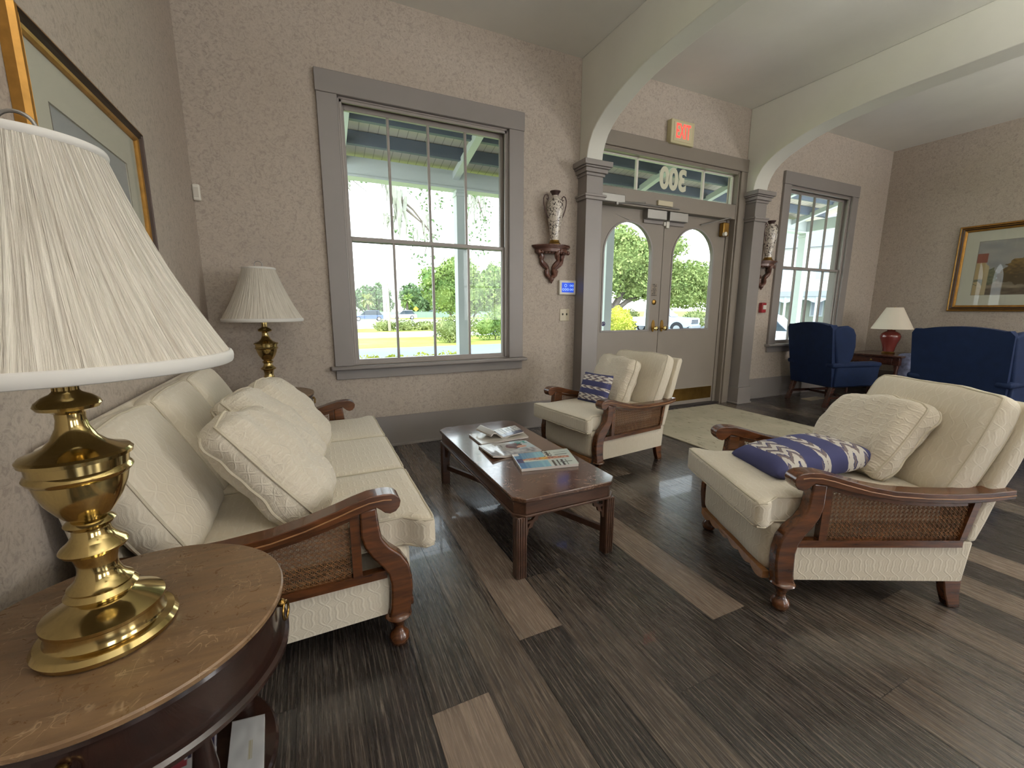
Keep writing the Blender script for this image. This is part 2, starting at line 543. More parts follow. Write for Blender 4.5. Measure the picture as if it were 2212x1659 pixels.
# floor: vinyl planks running towards the front wall, each with its own tone
t = NT('vinyl_plank')
a = t.new('ShaderNodeAttribute'); a.attribute_name = 'Col'
uvn = t.coord('UV', (1, 1, 1))
gr = t.noise(t.coord('UV', (38, 1.6, 1)), 2.2, 6, 0.65, 0.6)
gr2 = t.noise(t.coord('UV', (90, 3.0, 1)), 3.0, 3, 0.6, 0.3)
cath = t.new('ShaderNodeTexWave'); t.link(t.coord('UV', (9, 0.55, 1)), cath.inputs['Vector'])
cath.inputs['Scale'].default_value = 2.2; cath.inputs['Distortion'].default_value = 9; cath.inputs['Detail'].default_value = 3; cath.inputs['Detail Scale'].default_value = 1.2
cf = t.ramp(cath.outputs['Fac'], [(0.0, 0.0), (0.80, 0.0), (0.93, 0.7), (1.0, 0.2)])
tone = t.math('ADD', a.outputs['Fac'], t.math('MULTIPLY', t.math('SUBTRACT', gr, 0.5), 1.15))
tone = t.math('ADD', tone, t.math('MULTIPLY', t.math('SUBTRACT', gr2, 0.5), 0.22))
base = t.ramp(tone, [(0.0, srgb(36, 33, 32)), (0.3, srgb(60, 54, 49)), (0.55, srgb(92, 81, 70)), (0.85, srgb(128, 112, 98)), (1.0, srgb(146, 130, 114))])
mk = t.math('MULTIPLY', cf, t.ramp(gr2, [(0.4, 0.15), (0.62, 0.75)]))
base = t.mix(mk, base, srgb(140, 126, 112))
t.bump(t.math('ADD', gr2, t.math('MULTIPLY', cf, -0.5)), 0.10, 0.002)
M['plank'] = t.set(base, t.ramp(gr2, [(0.3, 0.20), (0.7, 0.32)]), 0, 0.7, 0.25)

PW = 0.1725
known = {0: [(-9, 1.012, .80), (1.012, 2.3, .28)], 1: [(0.55, 1.818, .42), (1.818, 3.1, .40)], 2: [(-0.1, 1.15, .15), (1.15, 2.4, .72)],
         3: [(0.2, 1.45, .34)], 4: [(-.5, .765, .14), (.765, 2.0, .22)], 5: [(.3, 1.55, .16)], 6: [(-.3, .935, .16), (.935, 2.15, .74)], 7: [(.5, 1.7, .30)],
         8: [(.1, 1.3, .38)], -1: [(0.6, 1.85, .10)], -2: [(.3, 1.6, .22)], -3: [(-.2, 1.2, .1)], 9: [(-.2, .95, .34)], 10: [(-.2, .73, .5), (.73, 1.9, .1)], 11: [(.1, 1.3, .15)],
         12: [(0.0, 1.2, .62)]}
mb = MB(); fcol = []; fuv = []
k0 = int((XL - 0.23) // PW) - 1
k = k0
while 0.23 + k * PW < XR + 0.1:
    x0, x1 = max(XL - .1, 0.23 + k * PW), min(XR + .1, 0.23 + (k + 1) * PW)
    segs = []
    if k in known:
        segs = [s_ for s_ in known[k]]
        lo, hi = segs[0][0], segs[-1][1]
        if k == 0: segs[0] = (-0.2, 1.012, .80); lo = -0.2
    else:
        hi = rnd.uniform(-.2, 1.0); lo = hi
    y = lo
    while y > YB - .1:
        segs.append((y - 1.22, y, rnd.choice([.08, .15, .2, .3, .42, .6, .75]) if k < 12 else (.72, .10, .55, .22, .8, .15, .4)[(k * 3 + len(segs)) % 7])); y -= 1.22
    y = hi
    while y < 3.8:
        segs.append((y, y + 1.22, rnd.choice([.08, .15, .2, .3, .42, .6]) if k < 9 else rnd.choice([.05, .12, .3, .55]))); y += 1.22
    for (ya, yb, tn) in segs:
        ya, yb = max(ya, YB - .1), min(yb, YF + .16)
        if yb <= ya: continue
        g = 0.0008
        mb.add([(x0 + g, ya + g, 0), (x1 - g, ya + g, 0), (x1 - g, yb - g, 0), (x0 + g, yb - g, 0)], [(0, 1, 2, 3)])
        fcol.append(tn); o1 = rnd.uniform(0, 50); o2 = rnd.uniform(0, 50)
        fuv.append([(o1, o2), (o1 + x1 - x0, o2), (o1 + x1 - x0, o2 + yb - ya), (o1, o2 + yb - ya)])
    k += 1
nf = len(mb.f)
me = bpy.data.meshes.new('floor')
mb.add([(XL - .1, YB - .1, -0.02), (XR + .1, YB - .1, -0.02), (XR + .1, YF + .16, -0.02), (XL - .1, YF + .16, -0.02),
        (XL - .1, YB - .1, -0.0015), (XR + .1, YB - .1, -0.0015), (XR + .1, YF + .16, -0.0015), (XL - .1, YF + .16, -0.0015)],
       [(3, 2, 1, 0), (4, 5, 6, 7), (0, 1, 5, 4), (1, 2, 6, 5), (2, 3, 7, 6), (3, 0, 4, 7)])
me.from_pydata([tuple(q) for q in mb.v], [], mb.f)
me.materials.append(M['plank']); me.materials.append(simple('plank_joint', srgb(24, 22, 22), 0.7))
me.uv_layers.new(name='UVMap'); me.color_attributes.new('Col', 'FLOAT_COLOR', 'CORNER')
uvl = me.uv_layers['UVMap']; ca = me.color_attributes['Col']
for p in me.polygons:
    if p.index < nf:
        for j, li in enumerate(p.loop_indices):
            uvl.data[li].uv = fuv[p.index][j]; tn = fcol[p.index]; ca.data[li].color = (tn, tn, tn, 1)
    else:
        p.material_index = 1
fl = bpy.data.objects.new('floor', me); COL.objects.link(fl); fl['kind'] = 'structure'

struct(MB().box(XL - .15, XR + .15, YB - .15, YF + .15, CEIL, CEIL + .12), 'ceiling', M['ceil'])
struct(MB().box(XL - .15, XL, YB - .15, YF + .15, 0, CEIL), 'wall_left', M['paper'])
mb = MB()   # right wall with an opening for the added side window behind the camera
mb.box(XR, XR + .15, -2.95, YF + .15, 0, CEIL).box(XR, XR + .15, YB - .15, -4.25, 0, CEIL).box(XR, XR + .15, -4.25, -2.95, 0, .75).box(XR, XR + .15, -4.25, -2.95, 2.75, CEIL)
struct(mb, 'wall_right', M['paper'])
def wall_y(name, y0, y1, holes, mat):
    mb = MB(); xs = XL
    for (a_, b_, z0, z1) in holes:
        mb.box(xs, a_, y0, y1, 0, CEIL)
        if z0 > 0: mb.box(a_, b_, y0, y1, 0, z0)
        mb.box(a_, b_, y0, y1, z1, CEIL)
        xs = b_
    mb.box(xs, XR, y0, y1, 0, CEIL)
    return struct(mb, name, mat)
W1 = (.285, 1.615, .69, 2.60); W2 = (5.36, 6.66, .69, 2.60); DR = (2.515, 4.47, 0, 2.63)
wall_y('wall_front', YF, YF + .15, [W1, DR, W2], M['paper'])
wall_y('wall_rear', YB - .15, YB, [(.95, 2.25, .75, 2.75), (3.95, 5.25, .75, 2.75)], M['paper'])

# glass globe ceiling lights, above and behind the camera
def globe_light(loc, label, st):
    t_ = thing('globe_light', loc, label, 'ceiling light')
    build(MB().lathe([(.0001, 0), (.07, 0), (.065, -.02), (.012, -.03), (.012, -.10), (.04, -.105), (.045, -.125), (.0001, -.125)], n=20), 'canopy', M['oldbrass'], t_)
    build(MB().ball((0, 0, -.235), .12, 20), 'globe', emis('lit_opal_glass', (1.0, .95, .88, 1), st), t_)
    return t_
globe_light((.42, .10, CEIL), 'opal glass globe light hanging from the ceiling above the near lamp', 20)
def uplight(loc, label):  # unseen pendants added to throw light onto the ceiling
    t_ = thing('added_pendant', loc, label, 'ceiling light')
    build(MB().lathe([(.0001, 0), (.07, 0), (.065, -.02), (.008, -.03), (.008, -.93), (.0001, -.94)], n=16), 'stem', M['oldbrass'], t_)
    build(MB().lathe([(.0001, -1.06), (.08, -1.05), (.17, -1.01), (.235, -.95), (.25, -.92), (.245, -.92), (.23, -.945), (.165, -1.0), (.08, -1.04), (.0001, -1.05)], n=32, cap=False), 'bowl', M['shadesmooth'], t_)
    build(MB().lathe([(.02, -.955), (.19, -.955), (.20, -.95), (.19, -.945), (.02, -.945)], n=24, cap=False), 'lit_ring', emis('warm_lit_ring', (1.0, .975, .94, 1), 185), t_)
uplight((1.1, -.70, CEIL), 'bowl uplight pendant added in the left bay to brighten the ceiling')
uplight((3.52, -.45, CEIL), 'bowl uplight pendant added in the middle bay to brighten the ceiling')
uplight((6.05, -.35, CEIL), 'bowl uplight pendant added in the right bay to brighten the ceiling')

# baseboards
def bboard(name, x0, x1):
    mb = MB().box(x0, x1, YF - .022, YF, 0, .255).box(x0, x1, YF - .03, YF, 0, .02)
    struct(mb, name, M['trim'], bevel=.003)
bboard('baseboard_front', XL, 2.31)
bboard('baseboard_front_right', 4.82, XR)
struct(MB().box(XL, XL + .022, YB, YF - .03, 0, .255), 'baseboard_left', M['trim'], bevel=.003)
struct(MB().box(XR - .022, XR, YB, YF - .03, 0, .255), 'baseboard_right', M['trim'], bevel=.003)
struct(MB().box(XL, XR, YB, YB + .022, 0, .255), 'baseboard_rear', M['trim'], bevel=.003)

# double-hung windows
def window(name, x0, x1, z0, z1):
    t_ = thing(name, ((x0 + x1) / 2, YF, z0)); t_['kind'] = 'structure'
    cx = (x0 + x1) / 2; w = (x1 - x0) / 2; h = z1 - z0
    mb = MB()
    mb.box(-w - .135, -w, -.028, 0, 0, h).box(w, w + .135, -.028, 0, 0, h).box(-w - .14, w + .14, -.032, 0, h, h + .145)
    build(mb, 'casing', M['trim'], t_, bevel=.004)
    mb = MB().box(-w - .165, w + .165, -.07, .02, -.03, 0); build(mb, 'stool', M['trim'], t_, bevel=.01)
    mb = MB().box(-w - .13, w + .13, -.022, 0, -.105, -.03); build(mb, 'apron', M['trim'], t_, bevel=.003)
    j = .028
    mb = MB().box(-w, -w + .012, 0, .14, 0, h).box(w - .012, w, 0, .14, 0, h).box(-w, w, 0, .14, h - .012, h).box(-w, w, .02, .15, -.0, .012)
    # stops that read as a bright bead round the sash
    mb.box(-w + .012, -w + .03, .005, .022, .01, h - .012).box(w - .03, w - .012, .005, .022, .01, h - .012).box(-w + .012, w - .012, .005, .022, h - .032, h - .012)
    build(mb, 'jamb', M['sash'], t_, bevel=.002)
    mid = 1.645 - z0
    def sash(nm, y, a_, b_, bot, top):
        mb = MB(); st = .033
        xi = w - .014
        mb.box(-xi, -xi + st, y, y + .032, a_, b_).box(xi - st, xi, y, y + .032, a_, b_).box(-xi + st, xi - st, y, y + .032, a_, a_ + bot).box(-xi + st, xi - st, y, y + .032, b_ - top, b_)
        gl = xi - st
        for i in (1, 2, 3):
            mx = -gl + 2 * gl * i / 4
            mb.box(mx - .0095, mx + .0095, y + .003, y + .029, a_ + bot, b_ - top)
        s_ = build(mb, nm, M['sash'], t_, bevel=.003)
        build(MB().box(-gl, gl, y + .014, y + .018, a_ + bot, b_ - top), 'pane', M['glass'], s_, smooth=False)
    sash('lower_sash', .026, .0, mid + .014, .042, .028)
    sash('upper_sash', .064, mid - .014, h - .012, .028, .045)
    return t_
window('window_1', *W1)
window('window_2', *W2)
# unseen windows added around the fill lights behind the camera, glazing bars only
def added_window(name, loc, rz):
    t_ = thing(name, loc, rz=rz); t_['kind'] = 'structure'
    mb = MB().box(-.79, -.65, 0, .03, 0, 2).box(.65, .79, 0, .03, 0, 2).box(-.79, .79, 0, .03, 2, 2.14).box(-.82, .82, 0, .07, -.04, 0)
    build(mb, 'casing', M['trim'], t_, bevel=.004)
    mb = MB().box(-.65, -.61, -.05, -.02, 0, 2).box(.61, .65, -.05, -.02, 0, 2).box(-.65, .65, -.05, -.02, .96, 1.01).box(-.65, .65, -.05, -.02, 0, .05).box(-.65, .65, -.05, -.02, 1.95, 2)
    for i in (-.32, 0, .32): mb.box(i - .01, i + .01, -.05, -.02, 0, 2)
    build(mb, 'sash', M['sash'], t_)
added_window('added_window_4', (1.6, YB, .75), 0)
added_window('added_window_5', (4.6, YB, .75), 0)
added_window('added_window_6', (XR, -3.6, .75), PI / 2)

# plaster beams on arched brackets
def beam(name, x0, x1):
    cur = [(3.385, 2.42), (3.375, 2.50), (3.35, 2.57), (3.31, 2.635), (3.25, 2.69), (3.16, 2.745), (3.05, 2.79), (2.9, 2.84), (2.75, 2.875), (2.58, 2.90), (2.4, 2.915), (2.2, 2.925), (2.0, 2.93)]
    far = [(-1.0 - (y - 2.0), z) for (y, z) in reversed(cur)]   # mirrored arch towards the rear
    ol = [(YF, 2.42)] + cur + [(-2.0, 2.93)] + [(-4.5 + (3.5 - y) , z) for (y, z) in reversed(cur[:-1])] + [(-4.5, 2.42), (-4.5, CEIL), (YF, CEIL)]
    mb = MB().prism(ol, x0, x1, 'yz')
    return struct(mb, name, M['beam'], bevel=.006, angle=50)
beam('trim_1', 2.33, 2.50)
beam('trim_2', 4.565, 4.79)
# pilasters carrying the beams
def pilaster(name, x0, x1, yf, mat):
    mb = MB()
    mb.box(x0, x1, yf, YF, .20, 2.42)
    mb.box(x0 - .02, x1 + .02, yf - .02, YF, 0, .20)
    mb.box(x0 - .03, x1 + .03, yf - .03, YF, 0, .02)
    for (d, a_, b_) in ((.018, 2.10, 2.145), (.028, 2.125, 2.145), (.012, 2.30, 2.325), (.03, 2.325, 2.36), (.045, 2.36, 2.375), (.06, 2.375, 2.42)):
        mb.box(x0 - d, x1 + d, yf - d, YF, a_, b_)
    return struct(mb, name, mat, bevel=.004)
pilaster('trim_3', 2.32, 2.50, 3.36, M['trim'])
pilaster('trim_4', 4.59, 4.78, 3.36, M['trim'])

# doorway: frame, transom with the house number, two leaves with round-headed glass
dfr = thing('trim_5', (3.52, YF, 0)); dfr['kind'] = 'structure'
def DX(x): return x - 3.52
mb = MB()
mb.box(DX(2.505), DX(2.53), -.005, .12, 0, 2.63).box(DX(4.45), DX(4.47), -.005, .12, 0, 2.63).box(DX(4.405), DX(4.45), .06, .12, 0, 2.13)
mb.box(DX(4.47), DX(4.575), -.025, .0, 0, 2.635).box(DX(2.50), DX(4.575), -.03, 0, 2.635, 2.765).box(DX(2.53), DX(4.45), 0, .13, 2.605, 2.635)
mb.box(DX(2.53), DX(4.45), .0, .13, 2.13, 2.285)
build(mb, 'door_casing', M['trimdoor'], dfr, bevel=.004)
build(MB().box(DX(2.53), DX(4.45), .0, .15, -.004, .012), 'threshold', M['dark'], dfr)
tr = thing('window_3', (3.52, YF + .06, 2.285)); tr['kind'] = 'structure'
mb = MB()
for x in (3.06, 3.985): mb.box(DX(x) - .011, DX(x) + .011, 0, .03, 0, .32)
mb.box(DX(2.53), DX(2.545), 0, .03, 0, .32).box(DX(4.43), DX(4.45), 0, .03, 0, .32).box(DX(2.53), DX(4.45), 0, .03, -.002, .012).box(DX(2.53), DX(4.45), 0, .03, .308, .322)
build(mb, 'glazing_bars', M['white'], tr, bevel=.002)
build(MB().box(DX(2.54), DX(4.44), .013, .017, .008, .312), 'pane', M['glass'], tr, smooth=False)

def text_mesh(name, body, mat, parent, loc, rot, size, sx=1.0, extrude=.001, font_offset=0.0):
    cu = bpy.data.curves.new(name, 'FONT'); cu.body = body; cu.size = size; cu.extrude = extrude; cu.align_x = 'CENTER'; cu.align_y = 'CENTER'; cu.offset = font_offset
    tmp = bpy.data.objects.new('tmp', cu); COL.objects.link(tmp)
    dg = bpy.context.evaluated_depsgraph_get()
    me = bpy.data.meshes.new_from_object(tmp.evaluated_get(dg))
    bpy.data.objects.remove(tmp)
    me.name = name; me.materials.clear(); me.materials.append(mat)
    o = bpy.data.objects.new(name, me); COL.objects.link(o); o.parent = parent
    o.location = loc; o.rotation_euler = rot; o.scale = (sx, 1, 1)
    return o
M['decal'] = simple('cream_vinyl_number', srgb(214, 214, 190), 0.6)
text_mesh('house_number', '300', M['decal'], tr, (DX(3.55), .006, .167), (PI / 2, 0, 0), .285, -0.88, font_offset=.012)

def arch_outline(cx, hw, z0, zs, n=20):
    return [(cx - hw, z0), (cx + hw, z0)] + [(cx + hw * math.cos(PI * i / n), zs + hw * 1.02 * math.sin(PI * i / n)) for i in range(n + 1)]
def leaf(name, x0, x1, gx, knobx, sgn):
    d = thing(name, ((x0 + x1) / 2, YF + .07, 0)); d['kind'] = 'structure'
    c_ = (x0 + x1) / 2; w = (x1 - x0) / 2
    g = gx - c_
    hole = arch_outline(g, .314, .900, 1.68)
    mb = MB().prism([(-w, .015), (w, .015), (w, 2.125), (-w, 2.125)], 0, .045, 'xz', holes=[hole])
    lf = build(mb, 'door_leaf', M['trimdoor'], d, bevel=.002)
    ring = arch_outline(g, .324, .890, 1.68); ri = arch_outline(g, .306, .908, 1.68)
    build(MB().prism(ring, -.006, .0, 'xz', holes=[ri]), 'glazing_bead', M['trim'], d, bevel=.002)
    build(MB().prism(arch_outline(g, .316, .898, 1.68), .02, .024, 'xz'), 'pane', M['glass'], d, smooth=False)
    build(MB().box(-w + .02, w - .02, -.003, 0, .06, .205), 'kick_plate', M['oldbrass'], d, bevel=.001)
    k_ = knobx - c_
    pl = build(MB().prism([(k_ + .024 * math.cos(a_ * PI / 12), .945 + .065 * math.sin(a_ * PI / 12)) for a_ in range(24)], -.006, 0, 'xz'), 'knob_plate', M['oldbrass'], d, bevel=.002)
    Mx = Matrix.Translation((k_, -.006, .92)) @ Matrix.Rotation(PI / 2, 4, 'X')
    build(MB().lathe([(.008, 0), (.008, .025), (.018, .032), (.026, .044), (.024, .056), (.012, .063), (.0001, .065)], n=20, M=Mx), 'door_knob', M['brass'], d)
    return d
d1 = leaf('door_1', 2.535, 3.465, 3.007, 3.39, 1)
d2 = leaf('door_2', 3.471, 4.40, 3.922, 3.515, -1)
Mx = Matrix.Translation((3.385 - 3.0, -.001, 1.20)) @ Matrix.Rotation(PI / 2, 4, 'X')
build(MB().lathe([(.028, 0), (.028, .006), (.018, .012), (.0001, .014)], n=20, M=Mx), 'deadbolt', M['oldbrass'], d1)
# notice on the left leaf
def notice_col(u, v_):
    line = (v_ * 8) % 1.0
    jag = noise.noise(Vector((u * 14, math.floor(v_ * 8) * 3.1, 0)))
    if 0.3 < line < .68 and abs(u - .5) < .42 - .06 * (math.floor(v_ * 8) % 3) and jag > -.2: return srgb(40, 34, 30)
    return srgb(134, 122, 108)
nt = painted('door_notice', 30, 48, lambda u, v_: (3.335 + u * .085 - 3.0, -.0015, 1.265 + v_ * .13), notice_col, M['print'], d1, .0006)
# round decal on the left pane
Mx = Matrix.Translation((2.735 - 3.0, .018, .975)) @ Matrix.Rotation(PI / 2, 4, 'X')
sk = build(MB().lathe([(.024, 0), (.024, .0015), (.0001, .0016)], n=24, M=Mx), 'round_sticker', simple('navy_sticker', srgb(38, 40, 96), .5), d1)
Mx = Matrix.Translation((2.735 - 3.0, .0163, .975)) @ Matrix.Rotation(PI / 2, 4, 'X')
build(MB().tube([(2.735 - 3.0 + .012 * math.cos(i * PI / 8), .0155, .975 + .012 * math.sin(i * PI / 8)) for i in range(13)], .0014, 6), 'sticker_mark', M['white'], sk)
# push-to-exit sensors, closers
def closer(loc, arm, label, mirror=1):
    t_ = thing('door_closer', loc, label, 'door closer')
    build(MB().box(-.14, .14, -.055, 0, -.03, .045), 'body', M['steel'], t_, bevel=.006)
    mb = MB().tube([(mirror * .05, -.045, -.035), (mirror * arm[0], -.16, -.03)], .007, 8).tube([(mirror * arm[0], -.16, -.03), (mirror * arm[1], -.02, -.02)], .006, 8)
    mb.lathe([(.016, -.05), (.016, -.025)], (mirror * .05, -.045, 0), 14)
    build(mb, 'arm', M['steel'], t_)
    return t_
closer((2.69, YF, 2.16), (.30, .10), 'grey door closer above the left leaf, next to the pilaster')
t_ = thing('door_closer', (4.31, YF + .068, 2.07), 'door closer arm at the hinge side of the right leaf', 'door closer')
build(MB().tube([(-.33, -.02, -.03), (.02, -.11, .06)], .007, 8).tube([(.02, -.11, .06), (.05, -.03, .06)], .007, 8), 'arm', M['steel'], t_)
build(MB().box(-.02, .075, -.06, 0, -.13, .02), 'body', M['oldbrass'], t_, bevel=.01)
build(MB().lathe([(.022, 0), (.022, .03), (.0001, .035)], n=16, M=Matrix.Translation((-.01, -.06, -.11)) @ Matrix.Rotation(PI / 2, 4, 'X')), 'valve_cap', M['white'], t_)
tag(build(MB().tube([(2.82, YF - .012, 2.155), (3.58, YF - .012, 2.155)], .008, 8), 'cable_conduit', M['steel']), 'thin metal conduit running along the bar over the doors', 'conduit')
for x, lb in ((3.30, 'grey magnetic lock box over the left door leaf'), (3.60, 'grey magnetic lock box over the right door leaf')):
    t_ = thing('magnetic_lock', (x, YF, 2.1), lb, 'door lock')
    build(MB().box(-.13, .13, -.0005, .068, -.065, .025), 'housing', M['steel'], t_, bevel=.004)
    build(MB().box(-.13, .13, .05, .0695, -.10, -.066), 'armature_plate', M['trim'], t_, bevel=.002)
tag(build(MB().box(3.28, 3.48, YF - .022, YF - .0005, 2.165, 2.215), 'nameplate', M['ivory'], bevel=.004), 'small blank cream plate on the bar above the doors', 'plate')
t_ = thing('door_contact', (3.468, YF + .07, 2.01), 'white door contact sensor at the top where the two leaves meet', 'sensor')
build(MB().box(.01, .05, -.022, 0, -.04, .04), 'sensor_body', M['white'], t_, bevel=.003)
build(MB().box(-.022, .004, -.018, 0, -.02, .02), 'magnet', M['white'], t_, bevel=.003)
t_ = thing('exit_button', (2.553, YF - .02, 1.09), 'small grey exit button with a green light beside the left door leaf', 'button')
build(MB().box(-.022, .022, -.012, 0, -.055, .055), 'plate', M['steel'], t_, bevel=.002)
build(MB().box(-.014, .014, -.018, -.012, -.02, .012), 'push_button', emis('green_button', srgb(0, 120, 70), .3), t_, bevel=.002)

# exit sign
t_ = thing('exit_sign', (3.51, YF, 2.86), 'lit red EXIT sign in a cream box on the wall over the doorway', 'sign')
build(MB().box(-.155, .155, -.062, 0, -.108, .112), 'sign_box', simple('cream_sign_case', srgb(196, 188, 150), .45), t_, bevel=.006)
build(MB().box(-.12, .12, -.0655, -.062, -.085, .09), 'sign_face', simple('sign_face', srgb(206, 196, 160), .4), t_, bevel=.002)
text_mesh('exit_lettering', 'EXIT', emis('red_lit_letters', (1.0, .05, .04, 1), 1.6), t_, (0, -.0665, .003), (PI / 2, 0, 0), .19, .50, font_offset=.0015)

# small wall fittings
t_ = thing('touch_panel', (2.222, YF, 1.325), 'white wall tablet with a blue screen beside the doorway', 'control panel')
build(MB().box(-.092, .092, -.025, 0, -.068, .068), 'frame', M['white'], t_, bevel=.008)
sc = build(MB().box(-.066, .066, -.0265, -.025, -.045, .045), 'screen', emis('blue_screen', srgb(24, 70, 190), .75), t_)
mb = MB()
for (x, z, r) in ((-.025, .018, .012), (-.05, -.018, .009), (-.025, -.018, .009), (0, -.018, .009), (.03, .018, .008), (.052, .018, .008), (.03, -.018, .008), (.052, -.018, .008)):
    mb.tube([(x + r * math.cos(i * PI / 8), -.027, z + r * math.sin(i * PI / 8)) for i in range(16)], .0016, 5, closed=True)
build(mb, 'screen_icons', emis('icon_light', srgb(170, 205, 255), .8), sc)
t_ = thing('light_switch', (2.205, YF, 1.07), 'cream double light switch plate below the wall tablet', 'light switch')
build(MB().box(-.052, .052, -.006, 0, -.056, .056), 'plate', M['ivory'], t_, bevel=.003)
for x in (-.022, .022):
    build(MB().box(x - .005, x + .005, -.014, -.006, -.002, .016), 'toggle', M['dark'], t_, bevel=.001)
t_ = thing('motion_sensor', (-.598, YF - .001, 1.86), 'white motion sensor high in the left corner of the room', 'sensor')
build(MB().box(-.021, .021, -.03, 0, -.05, .05), 'body', M['white'], t_, bevel=.008)
build(MB().box(-.014, .014, -.033, -.03, -.03, .03), 'lens', simple('sensor_lens', srgb(205, 200, 188), .3), t_, bevel=.002)
t_ = thing('fire_alarm', (5.055, YF, 1.145), 'red fire alarm pull station between the column and the right window', 'fire alarm')
build(MB().box(-.04, .04, -.045, 0, -.06, .06), 'body', simple('alarm_red', srgb(150, 36, 44), .4), t_, bevel=.006)
build(MB().box(-.028, .028, -.053, -.045, -.02, .03).box(-.006, .006, -.056, -.053, -.012, .022), 'pull_handle', M['white'], t_, bevel=.002)
t_ = thing('floor_vent', (5.75, 3.15, 0), 'pale floor vent behind the blue wing chair under the window', 'vent')
mb = MB().box(-.16, .16, -.055, -.045, 0.0008, .006).box(-.16, .16, .045, .055, .0008, .006).box(-.16, -.15, -.045, .045, .0008, .006).box(.15, .16, -.045, .045, .0008, .006)
build(mb, 'vent_frame', M['ivory'], t_)
mb = MB()
for i in range(14): mb.box(-.145 + i * .021, -.138 + i * .021, -.045, .045, .0008, .005)
build(mb, 'louvre', M['ivory'], t_)

# ================================================================== PICTURES
def picture(name, W_, H_, loc, rz, label, fw_, matw, func, frame_mats, glass_=True, nx=120, ny=80):
    """hung in local XZ plane, facing -Y"""
    t_ = thing(name, loc, label, 'framed picture', rz)
    prof = [(0, 0, -.006), (.0, .018, -.02), (.16, .0, -.03), (.3, .0, -.036), (.42, .0, -.026), (.55, .0, -.03), (.78, .0, -.022), (1.0, .0, -.016)]
    mb = MB()
    ring = []
    steps = [(0, 0.0), (0, -.022), (.14, -.034), (.28, -.036), (.40, -.028), (.52, -.033), (.70, -.024), (.86, -.02), (1.0, -.014), (1.0, -.004)]
    for (k_, y) in steps:
        a_, b_ = W_ / 2 - k_ * fw_, H_ / 2 - k_ * fw_
        ring.append([(-a_, y, -b_), (a_, y, -b_), (a_, y, b_), (-a_, y, b_)])
    vs = [p for r_ in ring for p in r_]; fs = []
    for i in range(len(ring) - 1):
        for j in range(4):
            j2 = (j + 1) % 4
            fs.append((i * 4 + j, i * 4 + j2, i * 4 + 4 + j2, i * 4 + 4 + j))
    mb.add(vs, fs)
    n = len(ring) - 1
    for i, f_ in enumerate(mb.f): mb.mi[i] = 1 if (i // 4) in (3, 5) else 0
    build(mb, 'frame', frame_mats, t_, smooth=False)
    a_, b_ = W_ / 2 - fw_, H_ / 2 - fw_
    mo = [(-a_, -b_), (a_, -b_), (a_, b_), (-a_, b_)]
    c_, d_ = a_ - matw, b_ - matw
    mi_ = [(-c_, -d_), (c_, -d_), (c_, d_), (-c_, d_)]
    mt = build(MB().prism(mo, -.008, -.004, 'xz', holes=[mi_]), 'mat_board', M['matboard'], t_, smooth=False)
    e = .55 * matw
    for q in (0,):
        mb = MB()
        for (s_, w_) in ((matw - .0, .003),):
            aa, bb = c_ + .003, d_ + .003
            mb.prism([(-aa, -bb), (aa, -bb), (aa, bb), (-aa, bb)], -.009, -.008, 'xz', holes=[mi_])
        build(mb, 'mat_bevel', M['oldline'], mt, smooth=False)
    painted('print', nx, ny, lambda u, v_: (-c_ + 2 * c_ * u, -.005, -d_ + 2 * d_ * v_), func, M['print'], t_)
    if glass_: build(MB().box(-a_, a_, -.012, -.010, -b_, b_), 'pane', M['picglass'], t_, smooth=False)
    return t_
M['matboard'] = simple('pale_mat_board', srgb(206, 206, 188), .8)
M['oldline'] = simple('mat_bevel_line', srgb(120, 116, 104), .7)
M['gilt'] = simple('gilt_frame', srgb(168, 124, 60), .34, .75, nz=.2, nscale=22)
M['giltdark'] = simple('dark_gilt_groove', srgb(52, 34, 22), .45, .3)
def n2(x, y, s_=1): return noise.noise(Vector((x * s_, y * s_, 3.3)))
def lerp(a_, b_, k_): k_ = max(0, min(1, k_)); return tuple(a_[i] + (b_[i] - a_[i]) * k_ for i in range(3)) + (1,)
def landscape(u, v_):
    sky = lerp(srgb(146, 148, 147), srgb(166, 164, 158), .5 + n2(u, v_ * 2, 5))
    c_ = sky
    # distant ground, meadow, wall
    if v_ < .30 + .02 * n2(u, 0, 9): c_ = lerp(srgb(146, 134, 112), srgb(104, 92, 74), .5 + n2(u * 3, v_ * 12, 2))
    if v_ < .12: c_ = lerp(srgb(112, 98, 78), srgb(84, 72, 56), .5 + n2(u * 4, v_ * 10, 3))
    # large tree
    for (cx, cz, rx, rz) in ((.42, .42, .17, .24), (.55, .50, .14, .18), (.33, .36, .12, .14)):
        e = ((u - cx) / rx) ** 2 + ((v_ - cz) / rz) ** 2 + n2(u, v_, 18) * .5
        if e < 1: c_ = lerp(srgb(84, 70, 44), srgb(140, 112, 62), (v_ - .35) * 2.5 + n2(u, v_, 30) * .6)
    for (cx, cz, rx, rz) in ((.15, .34, .05, .16),):
        e = ((u - cx) / rx) ** 2 + ((v_ - cz) / rz) ** 2 + n2(u, v_, 18) * .5
        if e < 1: c_ = lerp(srgb(92, 96, 74), srgb(120, 122, 96), .5 + n2(u, v_, 30))
    # house with a red roof at the left
    if u < .085 and v_ < .62: c_ = srgb(176, 156, 112)
    if u < .085 and .12 < v_ < .3 and n2(u, v_, 25) > .1: c_ = srgb(110, 108, 84)
    if u < .10 and .60 < v_ < .78: c_ = srgb(146, 88, 70)
    if .085 < u < .125 and v_ < .60 - (u - .085) * 2 : c_ = srgb(186, 170, 132)
    if u > .8:
        e = ((u - .95) / .14) ** 2 + ((v_ - .4) / .25) ** 2 + n2(u, v_, 14) * .5
        if e < 1: c_ = srgb(96, 88, 58)
    return c_
